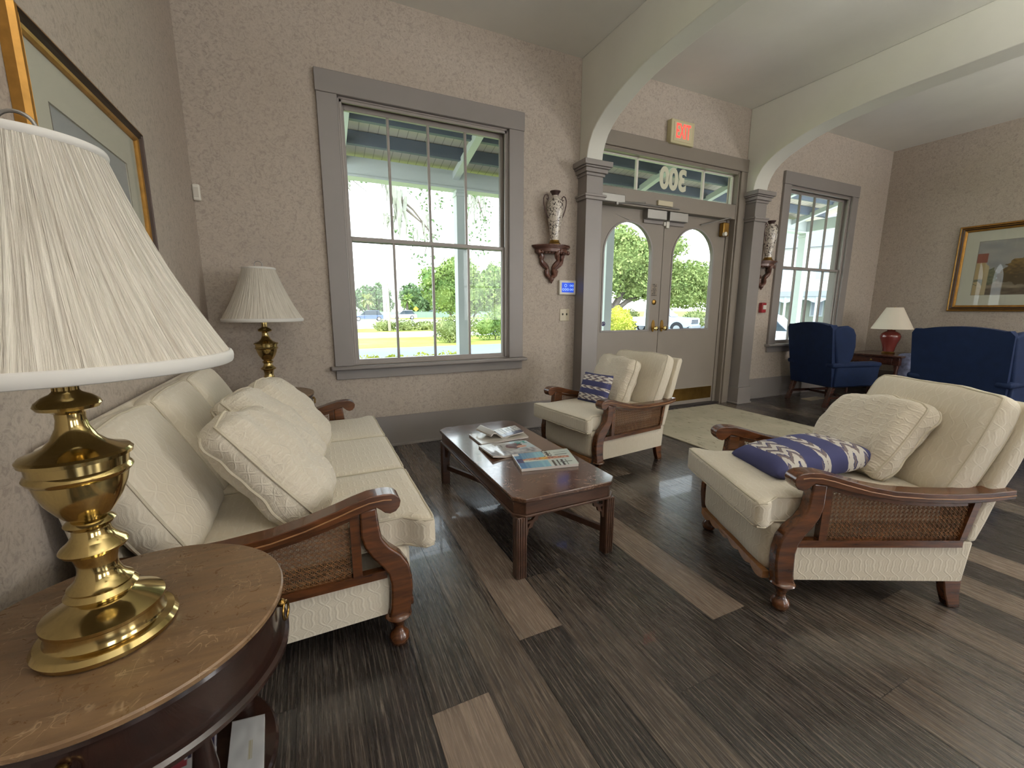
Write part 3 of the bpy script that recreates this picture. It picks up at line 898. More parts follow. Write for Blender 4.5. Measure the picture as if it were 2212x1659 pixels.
picture('picture_frame', 1.36, 1.04, (XR - .001, 2.655 - .68, 1.625), -PI / 2, 'gold framed landscape print on the far right wall', .075, .125, landscape, [M['gilt'], M['giltdark']], nx=150, ny=100)
def grayprint(u, v_):
    c_ = lerp(srgb(140, 148, 150), srgb(166, 172, 172), v_ + .4 * n2(u, v_, 3))
    if v_ < .35 + .05 * n2(u, 1, 5): c_ = lerp(srgb(120, 122, 104), srgb(90, 96, 84), .5 + n2(u, v_, 12))
    return c_
picture('picture_frame', .90, .80, (XL + .001, 2.00, 1.46), PI / 2, 'large gold framed print with wide pale mat above the sofa', .045, .125, grayprint, [M['gilt'], M['giltdark']], nx=60, ny=50)
#MARK2

# ================================================================== CREAM SEATING WITH CANE ARMS
ARM_TOP = [(-.006, .528), (-.002, .540), (.007, .549), (.022, .556), (.045, .559), (.09, .557), (.135, .546), (.18, .532), (.27, .507), (.359, .490), (.48, .481), (.593, .479), (.70, .484), (.79, .494)]
ARM_BOT = [(.792, .462), (.70, .449), (.60, .443), (.482, .445), (.39, .452), (.304, .465), (.22, .482), (.16, .498), (.12, .508), (.09, .516), (.068, .519), (.055, .508), (.044, .497), (.028, .491), (.010, .496), (-.002, .510)]
POST_L = [(.068, .518), (.062, .455), (.056, .409), (.034, .373), (-.003, .336), (-.024, .300), (-.034, .25), (-.035, .205), (-.029, .155), (-.022, .112)]
POST_R = [(.048, .112), (.040, .15), (.037, .20), (.036, .24), (.044, .28), (.062, .310), (.089, .347), (.109, .385), (.119, .426), (.119, .512)]

def arm_y(s):
    """underside of the arm at distance s"""
    for (a_, b_) in zip(ARM_BOT[:-4], ARM_BOT[1:-4]):
        if b_[0] <= s <= a_[0]:
            k_ = (s - b_[0]) / (a_[0] - b_[0]); return b_[1] + (a_[1] - b_[1]) * k_
    return .5

def cane_mesh(y):
    """real woven strips: paired uprights and rails with diagonals, clipped to the panel"""
    inside = lambda s, z: .152 < s < (.652 - (z - .285) * -.08) and .286 < z < arm_y(min(s, .78)) - .018
    mb = MB(); P_ = .0170
    def strip(p, d, L, w, yy):
        # walk along the line, emit ribbon pieces that lie inside
        n = int(L / .006); run = None
        for i in range(n + 1):
            q = (p[0] + d[0] * i * .006, p[1] + d[1] * i * .006)
            ok = inside(*q)
            if ok and run is None: run = q
            if (not ok or i == n) and run is not None:
                e = q; run0 = run; run = None
                if math.hypot(e[0] - run0[0], e[1] - run0[1]) < .008: continue
                nx_, nz_ = -d[1] * w / 2, d[0] * w / 2
                vs = []
                for yo in (yy - .0007, yy + .0007):
                    vs += [(run0[0] + nx_, yo, run0[1] + nz_), (run0[0] - nx_, yo, run0[1] - nz_), (e[0] - nx_, yo, e[1] - nz_), (e[0] + nx_, yo, e[1] + nz_)]
                mb.add(vs, [(0, 1, 2, 3), (7, 6, 5, 4), (0, 4, 5, 1), (2, 6, 7, 3), (1, 5, 6, 2), (0, 3, 7, 4)])
    s = .156
    while s < .66:
        for o_ in (0, .0042): strip((s + o_, .28), (0, 1), .24, .0016, y)
        s += P_
    z = .290
    while z < .49:
        for o_ in (0, .0042): strip((.14, z + o_), (1, 0), .54, .0016, y + .0016)
        z += P_
    k_ = 1 / math.sqrt(2)
    i = -20
    while i < 50:
        strip((.158 + i * P_, .2925), (k_, k_), 0.45, .0017, y + .0032)
        strip((.158 + i * P_ , .2925), (-k_, k_), 0.45, .0017, y - .0016)
        i += 1
    return mb

def leg_foot(mb, s, y):
    prof = [(.0001, .0), (.020, .001), (.026, .006), (.032, .018), (.034, .03), (.030, .042), (.021, .052), (.016, .062), (.017, .075), (.026, .092), (.038, .104), (.044, .112), (.040, .118), (.030, .124)]
    mb.lathe(prof, (s, y, 0), 20)

def seating(name, label, cat, loc, rz, scale, Wd, seats, maxs=None, group=None):
    t_ = thing(name, loc, label, cat, rz, group, scale=scale)
    hw = Wd / 2
    def lim(s, z=0):   # keeps the back of the sofa clear of the wall
        return s if maxs is None or s < .62 else .62 + (s - .62) * (maxs - .62) / (.87 - .62)
    for sg in (-1, 1):
        y = sg * hw
        mb = MB().prism(POST_L + POST_R, y - .024, y + .024, 'xz')
        fl_ = build(mb, 'front_leg', M['arm'], t_, bevel=.007, seg=3)
        mb = MB(); leg_foot(mb, .014, y)
        build(mb, 'leg_foot', M['arm'], fl_)
        mb = MB().prism([(lim(s), z) for (s, z) in ARM_TOP + ARM_BOT], y - .031, y + .031, 'xz')
        a_ = build(mb, 'armrest', M['arm'], t_, bevel=.011, seg=4)
        # carved line along the outer face
        ln = [(lim(s), y + sg * .0312, z - .019) for (s, z) in ARM_TOP[3:]]
        build(MB().tube(ln, .0024, 6), 'moulding', M['armlight'], a_)
        # frame of the cane panel
        mb = MB()
        mb.box(.120, .148, y - .013, y + .013, .262, .505)
        mb.box(.045, lim(.655), y - .014, y + .014, .262, .290)
        top = [(s, arm_y(s) - .004) for s in [.148 + .05 * i for i in range(11)]]
        mb.prism(top + [(s, z - .016) for (s, z) in reversed(top)], y - .01, y + .01, 'xz')
        mb.prism([(.645, .29), (.668, .29), (.70, arm_y(.70)), (.676, arm_y(.676))], y - .01, y + .01, 'xz')
        fr = build(mb, 'cane_panel_frame', M['arm'], t_, bevel=.003)
        build(cane_mesh(y), 'cane_weave', M['cane'], fr, smooth=False)
        mb = MB()
        for (z0, s0, s1) in ((.116, .615, .70), (.06, .635, .707), (0.0, .66, .722)):
            pass
        mb.add([(lim(s), y - sg * .022 + dy, z) for (z, s0, s1) in ((.13, .628, .700), (.06, .645, .702), (0, .668, .714)) for (s, dy) in ((s0, -.018), (s1, -.018), (s1, .018), (s0, .018))],
               [(0, 1, 5, 4), (1, 2, 6, 5), (2, 3, 7, 6), (3, 0, 4, 7), (4, 5, 9, 8), (5, 6, 10, 9), (6, 7, 11, 10), (7, 4, 8, 11), (0, 3, 2, 1), (8, 9, 10, 11)])
        build(mb, 'rear_leg', M['arm'], t_, bevel=.004)
    # upholstered base with the padded front
    mb = MB()
    mb.prism([(.035, .118), (lim(.70), .112), (lim(.714), .275), (.02, .275)], -hw + .0, hw - .0, 'xz')
    build(mb, 'seat_base', M['cream'], t_, bevel=.012, seg=3)
    F_ = dict(n=14, bulge=0, wr=.003, wf=9, seed=3)
    fm = MB().rbox(.065, hw - .024, .108, .05, M=Matrix.Translation((.018, 0, .236)), **F_)
    build(fm, 'front_panel', M['cream'], t_, angle=80)
    # scalloped front rail
    n = 96; ol = []
    for i in range(n + 1):
        yy = -hw + .03 + (Wd - .06) * i / n
        ol.append((yy, .108 - .014 * abs(math.sin(PI * 6 * i / n * (1 if seats == 1 else 3))) + .012 * math.sin(PI * i / n)))
    ol += [(hw - .03, .136), (-hw + .03, .136)]
    build(MB().prism(ol, -.045, -.02, 'yz'), 'front_rail', M['armlight'] if seats == 1 else M['arm'], t_, bevel=.003)
    # seat cushions
    cw = (Wd + .045) / seats
    for i in range(seats):
        yc = -(Wd + .045) / 2 + cw * (i + .5)
        a_, b_, c_ = .365, cw / 2 - .003, .053
        def warp(P, yc=yc):
            # narrower between the arms, full width in front of them
            s_ = P.x + .245
            lim_y = hw - .036 if s_ > -.03 else hw + .022 - .058 * max(0, min(1, (s_ + .075) / .045))
            y_ = P.y + yc
            if abs(y_) > lim_y - .04:
                k_ = (abs(y_) - (lim_y - .04)) / max(.001, (hw + .0225 - (lim_y - .04)))
                y_ = math.copysign(lim_y - .04 + .04 * min(1.0, k_), y_)
            return Vector((P.x, y_ - yc, P.z))
        Mx = Matrix.Translation((.245, yc, .388))
        A = dict(bulge=.012, belly=.004, wr=.0022, wf=5, seed=11 + i, warp=warp)
        cu = build(MB().rbox(a_, b_, c_, .020, n=22, M=Mx, **A), 'seat_cushion', M['cream'], t_, angle=80)
        Fn = rfunc(a_, b_, c_, .020, **A)
        mb = MB()
        for z in (1, -1): mb.tube([Mx @ p for p in edge_loop(Fn, z, 22)], .0045, 6, closed=True)
        build(mb, 'cushion_piping', M['piping'], cu)
    # back cushions leaning on the frame
    bw = (Wd - .03) / seats
    bot, top = Vector((.575, 0, .425)), Vector((.755, 0, .845))
    if maxs: bot, top = Vector((.535, 0, .425)), Vector((.735, 0, .838))
    ax = (top - bot); L = ax.length; ax.normalize()
    nrm = Vector((ax.z, 0, -ax.x))   # pointing backwards
    th = .052 if maxs is None else .048
    mid = (top + bot) / 2 + nrm * th
    for i in range(seats):
        yc = -(Wd - .03) / 2 + bw * (i + .5)
        Mx = Matrix(((nrm.x, 0, ax.x, mid.x), (0, 1, 0, yc), (nrm.z, 0, ax.z, mid.z), (0, 0, 0, 1)))
        # local: x -> thickness axis uses z of rbox, so remap
        Mr = Mx @ Matrix(((0, 0, 1, 0), (0, 1, 0, 0), (-1, 0, 0, 0), (0, 0, 0, 1))) 
        A = dict(bulge=.018 if maxs is None else .032, belly=.05, wr=.007, wf=5, seed=23 + i)
        bh = L / 2 - .012
        cu = build(MB().rbox(bh, bw / 2 - .012, th, .042, n=22, M=Mr, **A), 'back_cushion', M['cream'], t_, angle=80)
        Fn = rfunc(bh, bw / 2 - .012, th, .042, **A)
        mb = MB()
        for z in (1, -1): mb.tube([Mr @ p for p in edge_loop(Fn, z, 22)], .0045, 6, closed=True)
        build(mb, 'cushion_piping', M['piping'], cu)
    # upholstered back frame
    if maxs is None:
        ol = [(.676, .275), (.714, .275), (.742, .36), (.768, .453), (.815, .56), (.852, .68), (.884, .775), (.872, .798), (.83, .79), (.765, .60), (.705, .42)]
    else:
        ol = [(.665, .275), (.70, .275), (.728, .36), (.752, .453), (.785, .56), (.805, .68), (.822, .79), (.814, .812), (.79, .80), (.745, .62), (.69, .42)]
    build(MB().prism(ol, -hw - .004, hw + .004, 'xz'), 'back_frame', M['cream'], t_, bevel=.02, seg=3)
    return t_

def near_side_origin(o, th, Wd, sc):
    """front foot nearest the camera -> centre of the front line"""
    return (o[0] - math.sin(th) * Wd / 2 * sc, o[1] + math.cos(th) * Wd / 2 * sc, 0)
TH_R, TH_F = -.44, .129
seating('armchair', 'cream upholstered armchair with cane sides in the right foreground', 'armchair', near_side_origin((1.533, .878), TH_R, .59, 1), TH_R, 1.0, .59, 1)
seating('armchair', 'cream upholstered armchair with cane sides in front of the double doors', 'armchair', near_side_origin((1.679, 2.214), TH_F, .59, .96), TH_F, .96, .59, 1)
SW = 1.50
seating('sofa', 'cream three-seat sofa with cane arms along the left wall', 'sofa', (.213, 1.32 + SW / 2, 0), PI, 1.0, SW, 3, maxs=.822)

# ------------------------------------------------------------------ loose pillows
def pillow(name, label, cat, loc, mat, size, rot, thick=.075, seed=1, piping=None, group=None, wr=.012, ear=.05, sag=0.0):
    """square knife-edge pillow; local XY is its face"""
    t_ = thing(name, loc, label, cat, group=group)
    t_.rotation_euler = rot
    a_, b_ = size[0] / 2, size[1] / 2
    n = 34
    def prof(u, v_):
        e = max(0, 1 - abs(u) ** 3.2) * max(0, 1 - abs(v_) ** 3.2)
        return e ** .42
    def pos(u, v_, sg):
        # sides pulled in between the corners
        x = a_ * u * (1 - ear * (1 - v_ * v_)); y = b_ * v_ * (1 - ear * (1 - u * u))
        z = sg * thick * prof(u, v_)
        q = Vector((x * 7, y * 7, seed * 3.1 + sg))
        f_ = noise.noise(q) + .6 * noise.noise(q * 2.1)
        rad = noise.noise(Vector((math.atan2(v_, u) * 2.6, seed, 0))) * (u * u + v_ * v_) * .8
        z += sg * wr * (f_ + rad) * min(1, prof(u, v_) * 1.3)
        z += sag * (u * u + v_ * v_)
        return (x, y, z)
    vs = []; fs = []; idx = {}
    for sg in (1, -1):
        for j in range(n + 1):
            for i in range(n + 1):
                u = math.sin(PI / 2 * (2 * i / n - 1)) * .6 + (2 * i / n - 1) * .4
                v_ = math.sin(PI / 2 * (2 * j / n - 1)) * .6 + (2 * j / n - 1) * .4
                idx[(sg, i, j)] = len(vs); vs.append(pos(u, v_, sg))
        for j in range(n):
            for i in range(n):
                q = [idx[(sg, i, j)], idx[(sg, i + 1, j)], idx[(sg, i + 1, j + 1)], idx[(sg, i, j + 1)]]
                fs.append(tuple(q if sg > 0 else reversed(q)))
    mb = MB().add(vs, fs)
    cv = build(mb, 'pillow_cover', mat, t_, angle=100)
    loop = []
    for k_ in range(4 * n):
        s_, q = divmod(k_, n); e = 2 * q / n - 1
        u, v_ = ((e, -1), (1, e), (-e, 1), (-1, -e))[s_]
        x, y, z = pos(u, v_, 1); x2, y2, z2 = pos(u, v_, -1)
        loop.append((x, y, (z + z2) / 2))
    if piping: build(MB().tube(loop, .0048, 6, closed=True), 'pillow_piping', piping, t_)
    return t_
def frame_rot(xa, za):
    """euler from local X axis and local Z (face normal)"""
    x = Vector(xa).normalized(); z = Vector(za); z = (z - x * z.dot(x)).normalized(); y = z.cross(x)
    return Matrix((x, y, z)).transposed().to_euler()
cp, pp = M['creampillow'], M['piping']
def gusset_pillow(label, loc, size, rot, thick, seed, group=None):
    t_ = thing('pillow', loc, label, 'pillow', group=group); t_.rotation_euler = rot
    a_, b_ = size[0] / 2, size[1] / 2
    A = dict(bulge=.034, belly=.06, wr=.018, wf=7.5, seed=seed)
    build(MB().rbox(a_, b_, thick, min(thick, .055) * .98, n=26, **A), 'pillow_cover', cp, t_, angle=100)
    Fn = rfunc(a_, b_, thick, min(thick, .055) * .98, **A)
    mb = MB()
    for z in (.62, -.62):
        mb.tube([p * 1.004 for p in edge_loop(Fn, z, 26)], .0048, 6, closed=True)
    build(mb, 'pillow_piping', pp, t_)
    return t_
# three on the sofa, slumped against its back like fallen dominoes
for (x, y, z, lean, rz, sd, lb) in ((-.140, 1.580, .610, 50, -14, 5, 'crumpled cream pillow on the sofa nearest the camera, by the near cane arm'),
                                    (-.170, 1.960, .618, 46, -16, 6, 'crumpled cream pillow in the middle of the sofa between two others'),
                                    (-.120, 2.335, .600, 50, -14, 8, 'crumpled cream pillow on the sofa furthest from the camera')):
    la = R(lean)
    face_up = Matrix.Rotation(R(rz), 3, 'Z') @ Vector((math.sin(la), 0, math.cos(la)))
    xa = Matrix.Rotation(R(rz), 3, 'Z') @ Vector((-math.cos(la), 0, math.sin(la)))
    gusset_pillow(lb, (x, y, z), (.43, .305), frame_rot(xa, face_up), .055, sd)
def chair_local(o, th, sc, s, w, z):
    """point in a chair's own frame -> world"""
    c0 = near_side_origin(o, th, .59, sc)
    return (c0[0] + sc * (math.cos(th) * s - math.sin(th) * w), c0[1] + sc * (math.sin(th) * s + math.cos(th) * w), sc * z)
def chair_dir(th, v_): return Matrix.Rotation(th, 3, 'Z') @ Vector(v_)
# right armchair
o_ = (1.533, .878)
gusset_pillow('large cream pillow leaning on the back of the right foreground armchair', chair_local(o_, TH_R, 1, .535, .04, .60), (.34, .40), frame_rot(chair_dir(TH_R, (.56, .05, .80)), chair_dir(TH_R, (-.82, 0, .55))), .05, 9)
pillow('pillow', 'navy and cream ikat pillow lying flat on the right foreground armchair', 'pillow', chair_local(o_, TH_R, 1, .245, .02, .502), M['ikatx'], (.43, .32), frame_rot(chair_dir(TH_R, (.96, .06, .14)), chair_dir(TH_R, (-.22, .05, .97))), .068, 4, wr=.006, ear=.03)
o_ = (1.679, 2.214)
gusset_pillow('large cream pillow leaning on the back of the armchair by the doors', chair_local(o_, TH_F, .96, .50, .06, .615), (.36, .38), frame_rot(chair_dir(TH_F, (.45, .03, .88)), chair_dir(TH_F, (-.9, 0, .45))), .045, 12)
pillow('pillow', 'small navy and cream ikat pillow standing upright on the armchair by the doors', 'pillow', chair_local(o_, TH_F, .96, .30, .06, .555), M['ikaty'], (.27, .235), frame_rot(chair_dir(TH_F, (.10, -1, 0)), chair_dir(TH_F, (-.93, 0, .36))), .05, 7, wr=.006, ear=.04)

# ================================================================== COFFEE TABLE
t_ = thing('coffee_table', (.96, 2.02, 0), 'long brown coffee table with clipped corners and a scratched top', 'coffee table')
hx, hy, ZT = .262, .585, .365
def clipped(x, y, c_=.045): return [(-x + c_, -y), (x - c_, -y), (x, -y + c_), (x, y - c_), (x - c_, y), (-x + c_, y), (-x, y - c_), (-x, -y + c_)]
build(MB().prism(clipped(hx, hy), ZT - .018, ZT, 'xy'), 'tabletop', M['ctop'], t_, bevel=.004, seg=3)
mb = MB().prism(clipped(hx - .012, hy - .012, .04), ZT - .075, ZT - .018, 'xy').prism(clipped(hx - .004, hy - .004, .042), ZT - .085, ZT - .075, 'xy').prism(clipped(hx - .007, hy - .007, .042), ZT - .026, ZT - .018, 'xy')
build(mb, 'apron', M['cwood'], t_, bevel=.002)
for sx_ in (-1, 1):
    for sy_ in (-1, 1):
        x0, y0 = sx_ * (hx - .036), sy_ * (hy - .036)
        mb = MB(); q = .022
        mb.prism([(x0 + a_, y0 + b_) for (a_, b_) in ((-q, -q), (q, -q), (q, q), (-q, q))], 0, ZT - .085, 'xy')
        for k_ in range(4):   # reeding on the outer faces
            e = -q + .0055 + k_ * .011
            mb.tube([(x0 + e, y0 + sy_ * q, .004), (x0 + e, y0 + sy_ * q, ZT - .088)], .0044, 8)
            mb.tube([(x0 + sx_ * q, y0 + e, .004), (x0 + sx_ * q, y0 + e, ZT - .088)], .0044, 8)
        build(mb, 'leg', M['cwood'], t_, bevel=.002)
        # pierced corner brackets
        for ax_ in (0, 1):
            d_ = -(sx_, sy_)[ax_]
            base = ((x0, y0)[ax_] + d_ * q)
            e = lambda s, z: (base + d_ * s, z)
            zt = ZT - .085
            ol = [e(0, zt), e(.085, zt), e(.08, zt - .016), e(.062, zt - .018), e(.058, zt - .036), e(.040, zt - .04), e(.034, zt - .062), e(.016, zt - .068), e(.012, zt - .095), e(0, zt - .10)]
            h1 = [e(.010, zt - .010), e(.052, zt - .010), e(.034, zt - .030), e(.010, zt - .034)]
            h2 = [e(.009, zt - .044), e(.024, zt - .042), e(.012, zt - .066)]
            if ax_ == 0: build(MB().prism(ol, y0 - .006, y0 + .006, 'xz', holes=[h1, h2]), 'corner_bracket', M['cwood'], t_)
            else: build(MB().prism(ol, x0 - .006, x0 + .006, 'yz', holes=[h1, h2]), 'corner_bracket', M['cwood'], t_)
dg_ = Vector((2 * (hx - .036), -2 * (hy - .036), 0)); ln_ = dg_.length
Mx = Matrix.Rotation(math.atan2(dg_.y, dg_.x), 4, 'Z')
build(MB().box(-ln_ / 2 + .028, ln_ / 2 - .028, -.010, .010, .095, .125, M=Mx), 'stretcher', M['cwood'], t_, bevel=.002)

# magazines (covers are generic printed colour)
def mag(label, corners, z, th_, cover, lift=None, seed=0):
    """corners: back-left, back-right, front-right, front-left in world xy"""
    c_ = [Vector((q[0], q[1], 0)) for q in corners]
    ctr = sum(c_, Vector()) / 4
    t_ = thing('magazine', (ctr.x, ctr.y, z), label, 'magazine', group=None)
    bl, br, fr_, fl_ = [q - ctr for q in c_]
    def P(u, v_, zz=0):
        p = fl_.lerp(fr_, u).lerp(bl.lerp(br, u), v_)
        return Vector((p.x, p.y, zz + (lift(u, v_) if lift else 0)))
    painted('cover', 72, 54, lambda u, v_: P(u, v_, th_), cover, M['cover'], t_, .0006)
    mb = MB(); n = 12
    k_ = .985
    def Q(u, v_, zz): 
        p = P(u, v_, zz); return Vector((p.x * k_, p.y * k_, p.z))
    vs = []; fs = []
    for zz in (.0006, th_ - .0008):
        for j in range(n + 1):
            for i in range(n + 1): 
                q = Q(i / n, j / n, 0 if zz < .002 else zz)
                if zz < .002: q.z = .0006 + (q.z if lift and lift(i / n, j / n) > .004 else 0) * .9
                vs.append(q)
    N = (n + 1) ** 2
    for j in range(n):
        for i in range(n):
            a_ = j * (n + 1) + i
            fs.append((a_, a_ + n + 1, a_ + n + 2, a_ + 1)); fs.append((a_ + N, a_ + N + 1, a_ + N + n + 2, a_ + N + n + 1))
    for i in range(n):
        a_ = i; b_ = n * (n + 1) + i
        fs.append((a_, a_ + 1, a_ + 1 + N, a_ + N)); fs.append((b_ + 1, b_, b_ + N, b_ + N + 1))
        a_ = i * (n + 1); b_ = a_ + n
        fs.append((a_ + n + 1, a_, a_ + N, a_ + n + 1 + N)); fs.append((b_, b_ + n + 1, b_ + n + 1 + N, b_ + N))
    mb.add(vs, fs)
    build(mb, 'pages', M['pages'], t_)
    return t_
def glyph(u, v_, s_): return n2(math.floor(u * s_) * 7.7, math.floor(v_ * s_ * .8) * 5.3) > .05
def cov_beach(u, v_):
    # title strokes at the right, model across the middle, blue sea blocks
    c_ = lerp(srgb(206, 214, 206), srgb(188, 200, 194), n2(u, v_, 3) + .5)
    if u < .52 and (v_ > .55 or v_ < .38): c_ = lerp(srgb(70, 120, 165), srgb(140, 190, 205), u * 1.8 + n2(u * 30, v_, 1) * .4)
    if u < .12 and .35 < v_ < .62: c_ = srgb(60, 62, 110)
    if .5 < u < .64 and v_ > .62 and glyph(u, v_, 30): c_ = srgb(40, 42, 40)
    if abs(v_ - (.52 - .06 * (u - .5))) < .085 * (1 - abs(u - .55)) and .12 < u < .93:
        c_ = lerp(srgb(120, 62, 48), srgb(216, 160, 130), .5 + n2(u, v_, 24))
        if .4 < u < .55: c_ = lerp(srgb(210, 190, 70), srgb(190, 60, 60), .5 + n2(u, v_, 40))
    if .56 < u < .82 and v_ < .34 and (math.floor(u * 26) % 2): c_ = srgb(58, 56, 48)
    if .70 < u < .93 and (.18 < v_ < .22 or .66 < v_ < .69 or .8 < v_ < .82): c_ = srgb(98, 104, 96)
    if u < .1 and v_ > .84: c_ = srgb(230, 230, 226)
    return c_
def cov_grey(u, v_):
    c_ = lerp(srgb(150, 148, 142), srgb(182, 180, 174), v_ + .3 * n2(u, v_, 5))
    if u > .62: c_ = lerp(srgb(168, 196, 208), srgb(196, 214, 220), n2(u, v_, 4) + .5)
    if v_ < .34: c_ = lerp(srgb(196, 198, 200), srgb(128, 128, 134), n2(u * 3, v_, 5) + .5)
    if ((u - .62) / .18) ** 2 + ((v_ - .62) / .2) ** 2 < 1 + .4 * n2(u, v_, 9): c_ = lerp(srgb(72, 40, 36), srgb(120, 70, 60), n2(u, v_, 20) + .5)
    if ((u - .74) / .10) ** 2 + ((v_ - .50) / .10) ** 2 < 1: c_ = srgb(206, 160, 140)
    if .18 < u < .42 and .55 < v_ < .85 and (math.floor(u * 28) % 2 == 0) and glyph(u, v_, 40): c_ = srgb(52, 50, 50)
    if .72 < u < .95 and .74 < v_ < .95 and glyph(u, v_, 26): c_ = srgb(60, 150, 140)
    return c_
def cov_navy(u, v_):
    c_ = srgb(40, 40, 72)
    if u > .42 and v_ > .30: 
        c_ = srgb(196, 194, 188)
        if .52 < u < .86 and (math.floor(u * 24) % 2 == 0) and v_ < .9: c_ = srgb(70, 70, 74)
        if glyph(u, v_, 34) and u > .82: c_ = srgb(150, 150, 148)
    if u < .16: c_ = srgb(190, 186, 178)
    return c_
def plainpage(u, v_): return lerp(srgb(186, 182, 172), srgb(206, 202, 192), n2(u, v_, 4) + .5)
ZC = ZT + .0006
mag('thick magazine with a blue and white cover nearest the table end', [(.900, 1.905), (1.215, 1.868), (1.145, 1.650), (.855, 1.705)], ZC, .016, cov_beach)
mag('curled grey covered magazine in the middle of the coffee table', [(.800, 2.135), (1.085, 2.105), (1.085, 1.915), (.795, 1.910)], ZC, .010, cov_grey, lift=lambda u, v_: .014 * max(0, 1 - u * 5) * (1 - v_) + .006 * math.sin(u * 6) ** 2 * .6)
mag('flat newsprint magazine lying under the folded one on the coffee table', [(.825, 2.365), (1.16, 2.345), (1.135, 2.165), (.825, 2.150)], ZC, .010, plainpage)
mag('folded open navy and white magazine on top of the furthest stack', [(.870, 2.36), (1.13, 2.345), (1.12, 2.20), (.90, 2.19)], ZC + .0112, .006, cov_navy, lift=lambda u, v_: .045 * max(0, 1 - abs(u - .12) * 4.5) + .022 * max(0, (u - .35)) * 1.2)

# ================================================================== BRASS LAMPS, DRUM TABLES
LP = [(.0001, 0), (.082, 0), (.097, .003), (.1, .012), (.094, .020), (.083, .024), (.080, .030), (.079, .046), (.0835, .05), (.084, .056), (.078, .060), (.060, .070), (.043, .079), (.040, .083),
      (.047, .086), (.050, .091), (.046, .096), (.043, .099), (.0445, .103), (.040, .107), (.032, .116), (.0275, .130), (.027, .142), (.030, .155), (.033, .163), (.043, .168), (.0455, .173), (.0425, .178), (.033, .186),
      (.026, .198), (.025, .208), (.031, .213), (.034, .218), (.030, .223), (.0245, .227), (.026, .231), (.032, .233), (.040, .245), (.050, .262), (.058, .284), (.0615, .300), (.066, .304), (.0685, .309), (.066, .314), (.0635, .317),
      (.0645, .332), (.0705, .334), (.0715, .340), (.068, .344), (.055, .348), (.040, .356), (.029, .368), (.021, .386), (.0185, .40), (.019, .410), (.025, .414), (.038, .418), (.0415, .424), (.039, .430), (.030, .438), (.020, .443), (.017, .446),
      (.0155, .448), (.0155, .47), (.0155, .60), (.0001, .60)]
def rib(a_, z): return 1 + (.05 * math.cos(14 * a_) if z > .447 else 0)
def brass_lamp(loc, label):
    t_ = thing('table_lamp', loc, label, 'table lamp')
    build(MB().lathe(LP, n=64, rib=rib), 'lamp_base', M['brass'], t_, angle=28)
    # shade with gathered cloth, rolled trim at both rims
    zb, zt = .497, .815
    def gather(a_, z): return 1 + .006 * math.sin(a_ * 61 + z * 9) + .004 * math.sin(a_ * 97 + 2 - z * 14)
    pr = []
    for i in range(15):
        k_ = i / 14
        pr.append((.231 - .137 * k_ - .012 * math.sin(PI * k_), zb + (zt - zb) * k_))
    inner = [(r_ - .003, z) for (r_, z) in reversed(pr)]
    sh = build(MB().lathe(pr, n=420, rib=gather, cap=False).lathe(inner, n=96, cap=False), 'lamp_shade', M['shade'], t_, angle=80)
    mb = MB()
    tor = lambda R_, z, r_, h: [(R_ + r_ * math.cos(q * PI / 6), z + h * math.sin(q * PI / 6)) for q in range(13)]
    mb.lathe(tor(.2305, zb - .004, .005, .011), n=72, cap=False)
    build(mb, 'lower_trim', M['shadetrim'], sh)
    mb = MB().lathe(tor(.0935, zt + .002, .004, .007), n=48, cap=False)
    build(mb, 'upper_trim', M['shadetrim'], sh)
    mb = MB().tube([(-.092, 0, zt - .004), (.092, 0, zt - .004)], .0022, 6).tube([(0, -.092, zt - .004), (0, .092, zt - .004)], .0022, 6)
    mb.tube([(.022 * math.sin(a_) , 0, zt + .026 - .022 * math.cos(a_)) for a_ in [i * PI / 12 for i in range(25)]], .0028, 8)
    build(mb, 'finial', M['steel'], t_)
    mb = MB().tube([(.03 * 0 + .055 * math.cos(a_), 0, .60 + .115 - .115 * math.cos(a_)) for a_ in [-PI / 2 * 0 + i * PI / 16 for i in range(17)]], .0025, 6)
    build(mb, 'harp', M['steel'], t_)
    return t_
ZD = .55
brass_lamp((-.369, .925, ZD), 'large polished brass lamp with gathered off-white shade in the left foreground')
brass_lamp((-.272, 3.22, ZD + .012), 'brass lamp with off-white shade on the small round table in the corner')

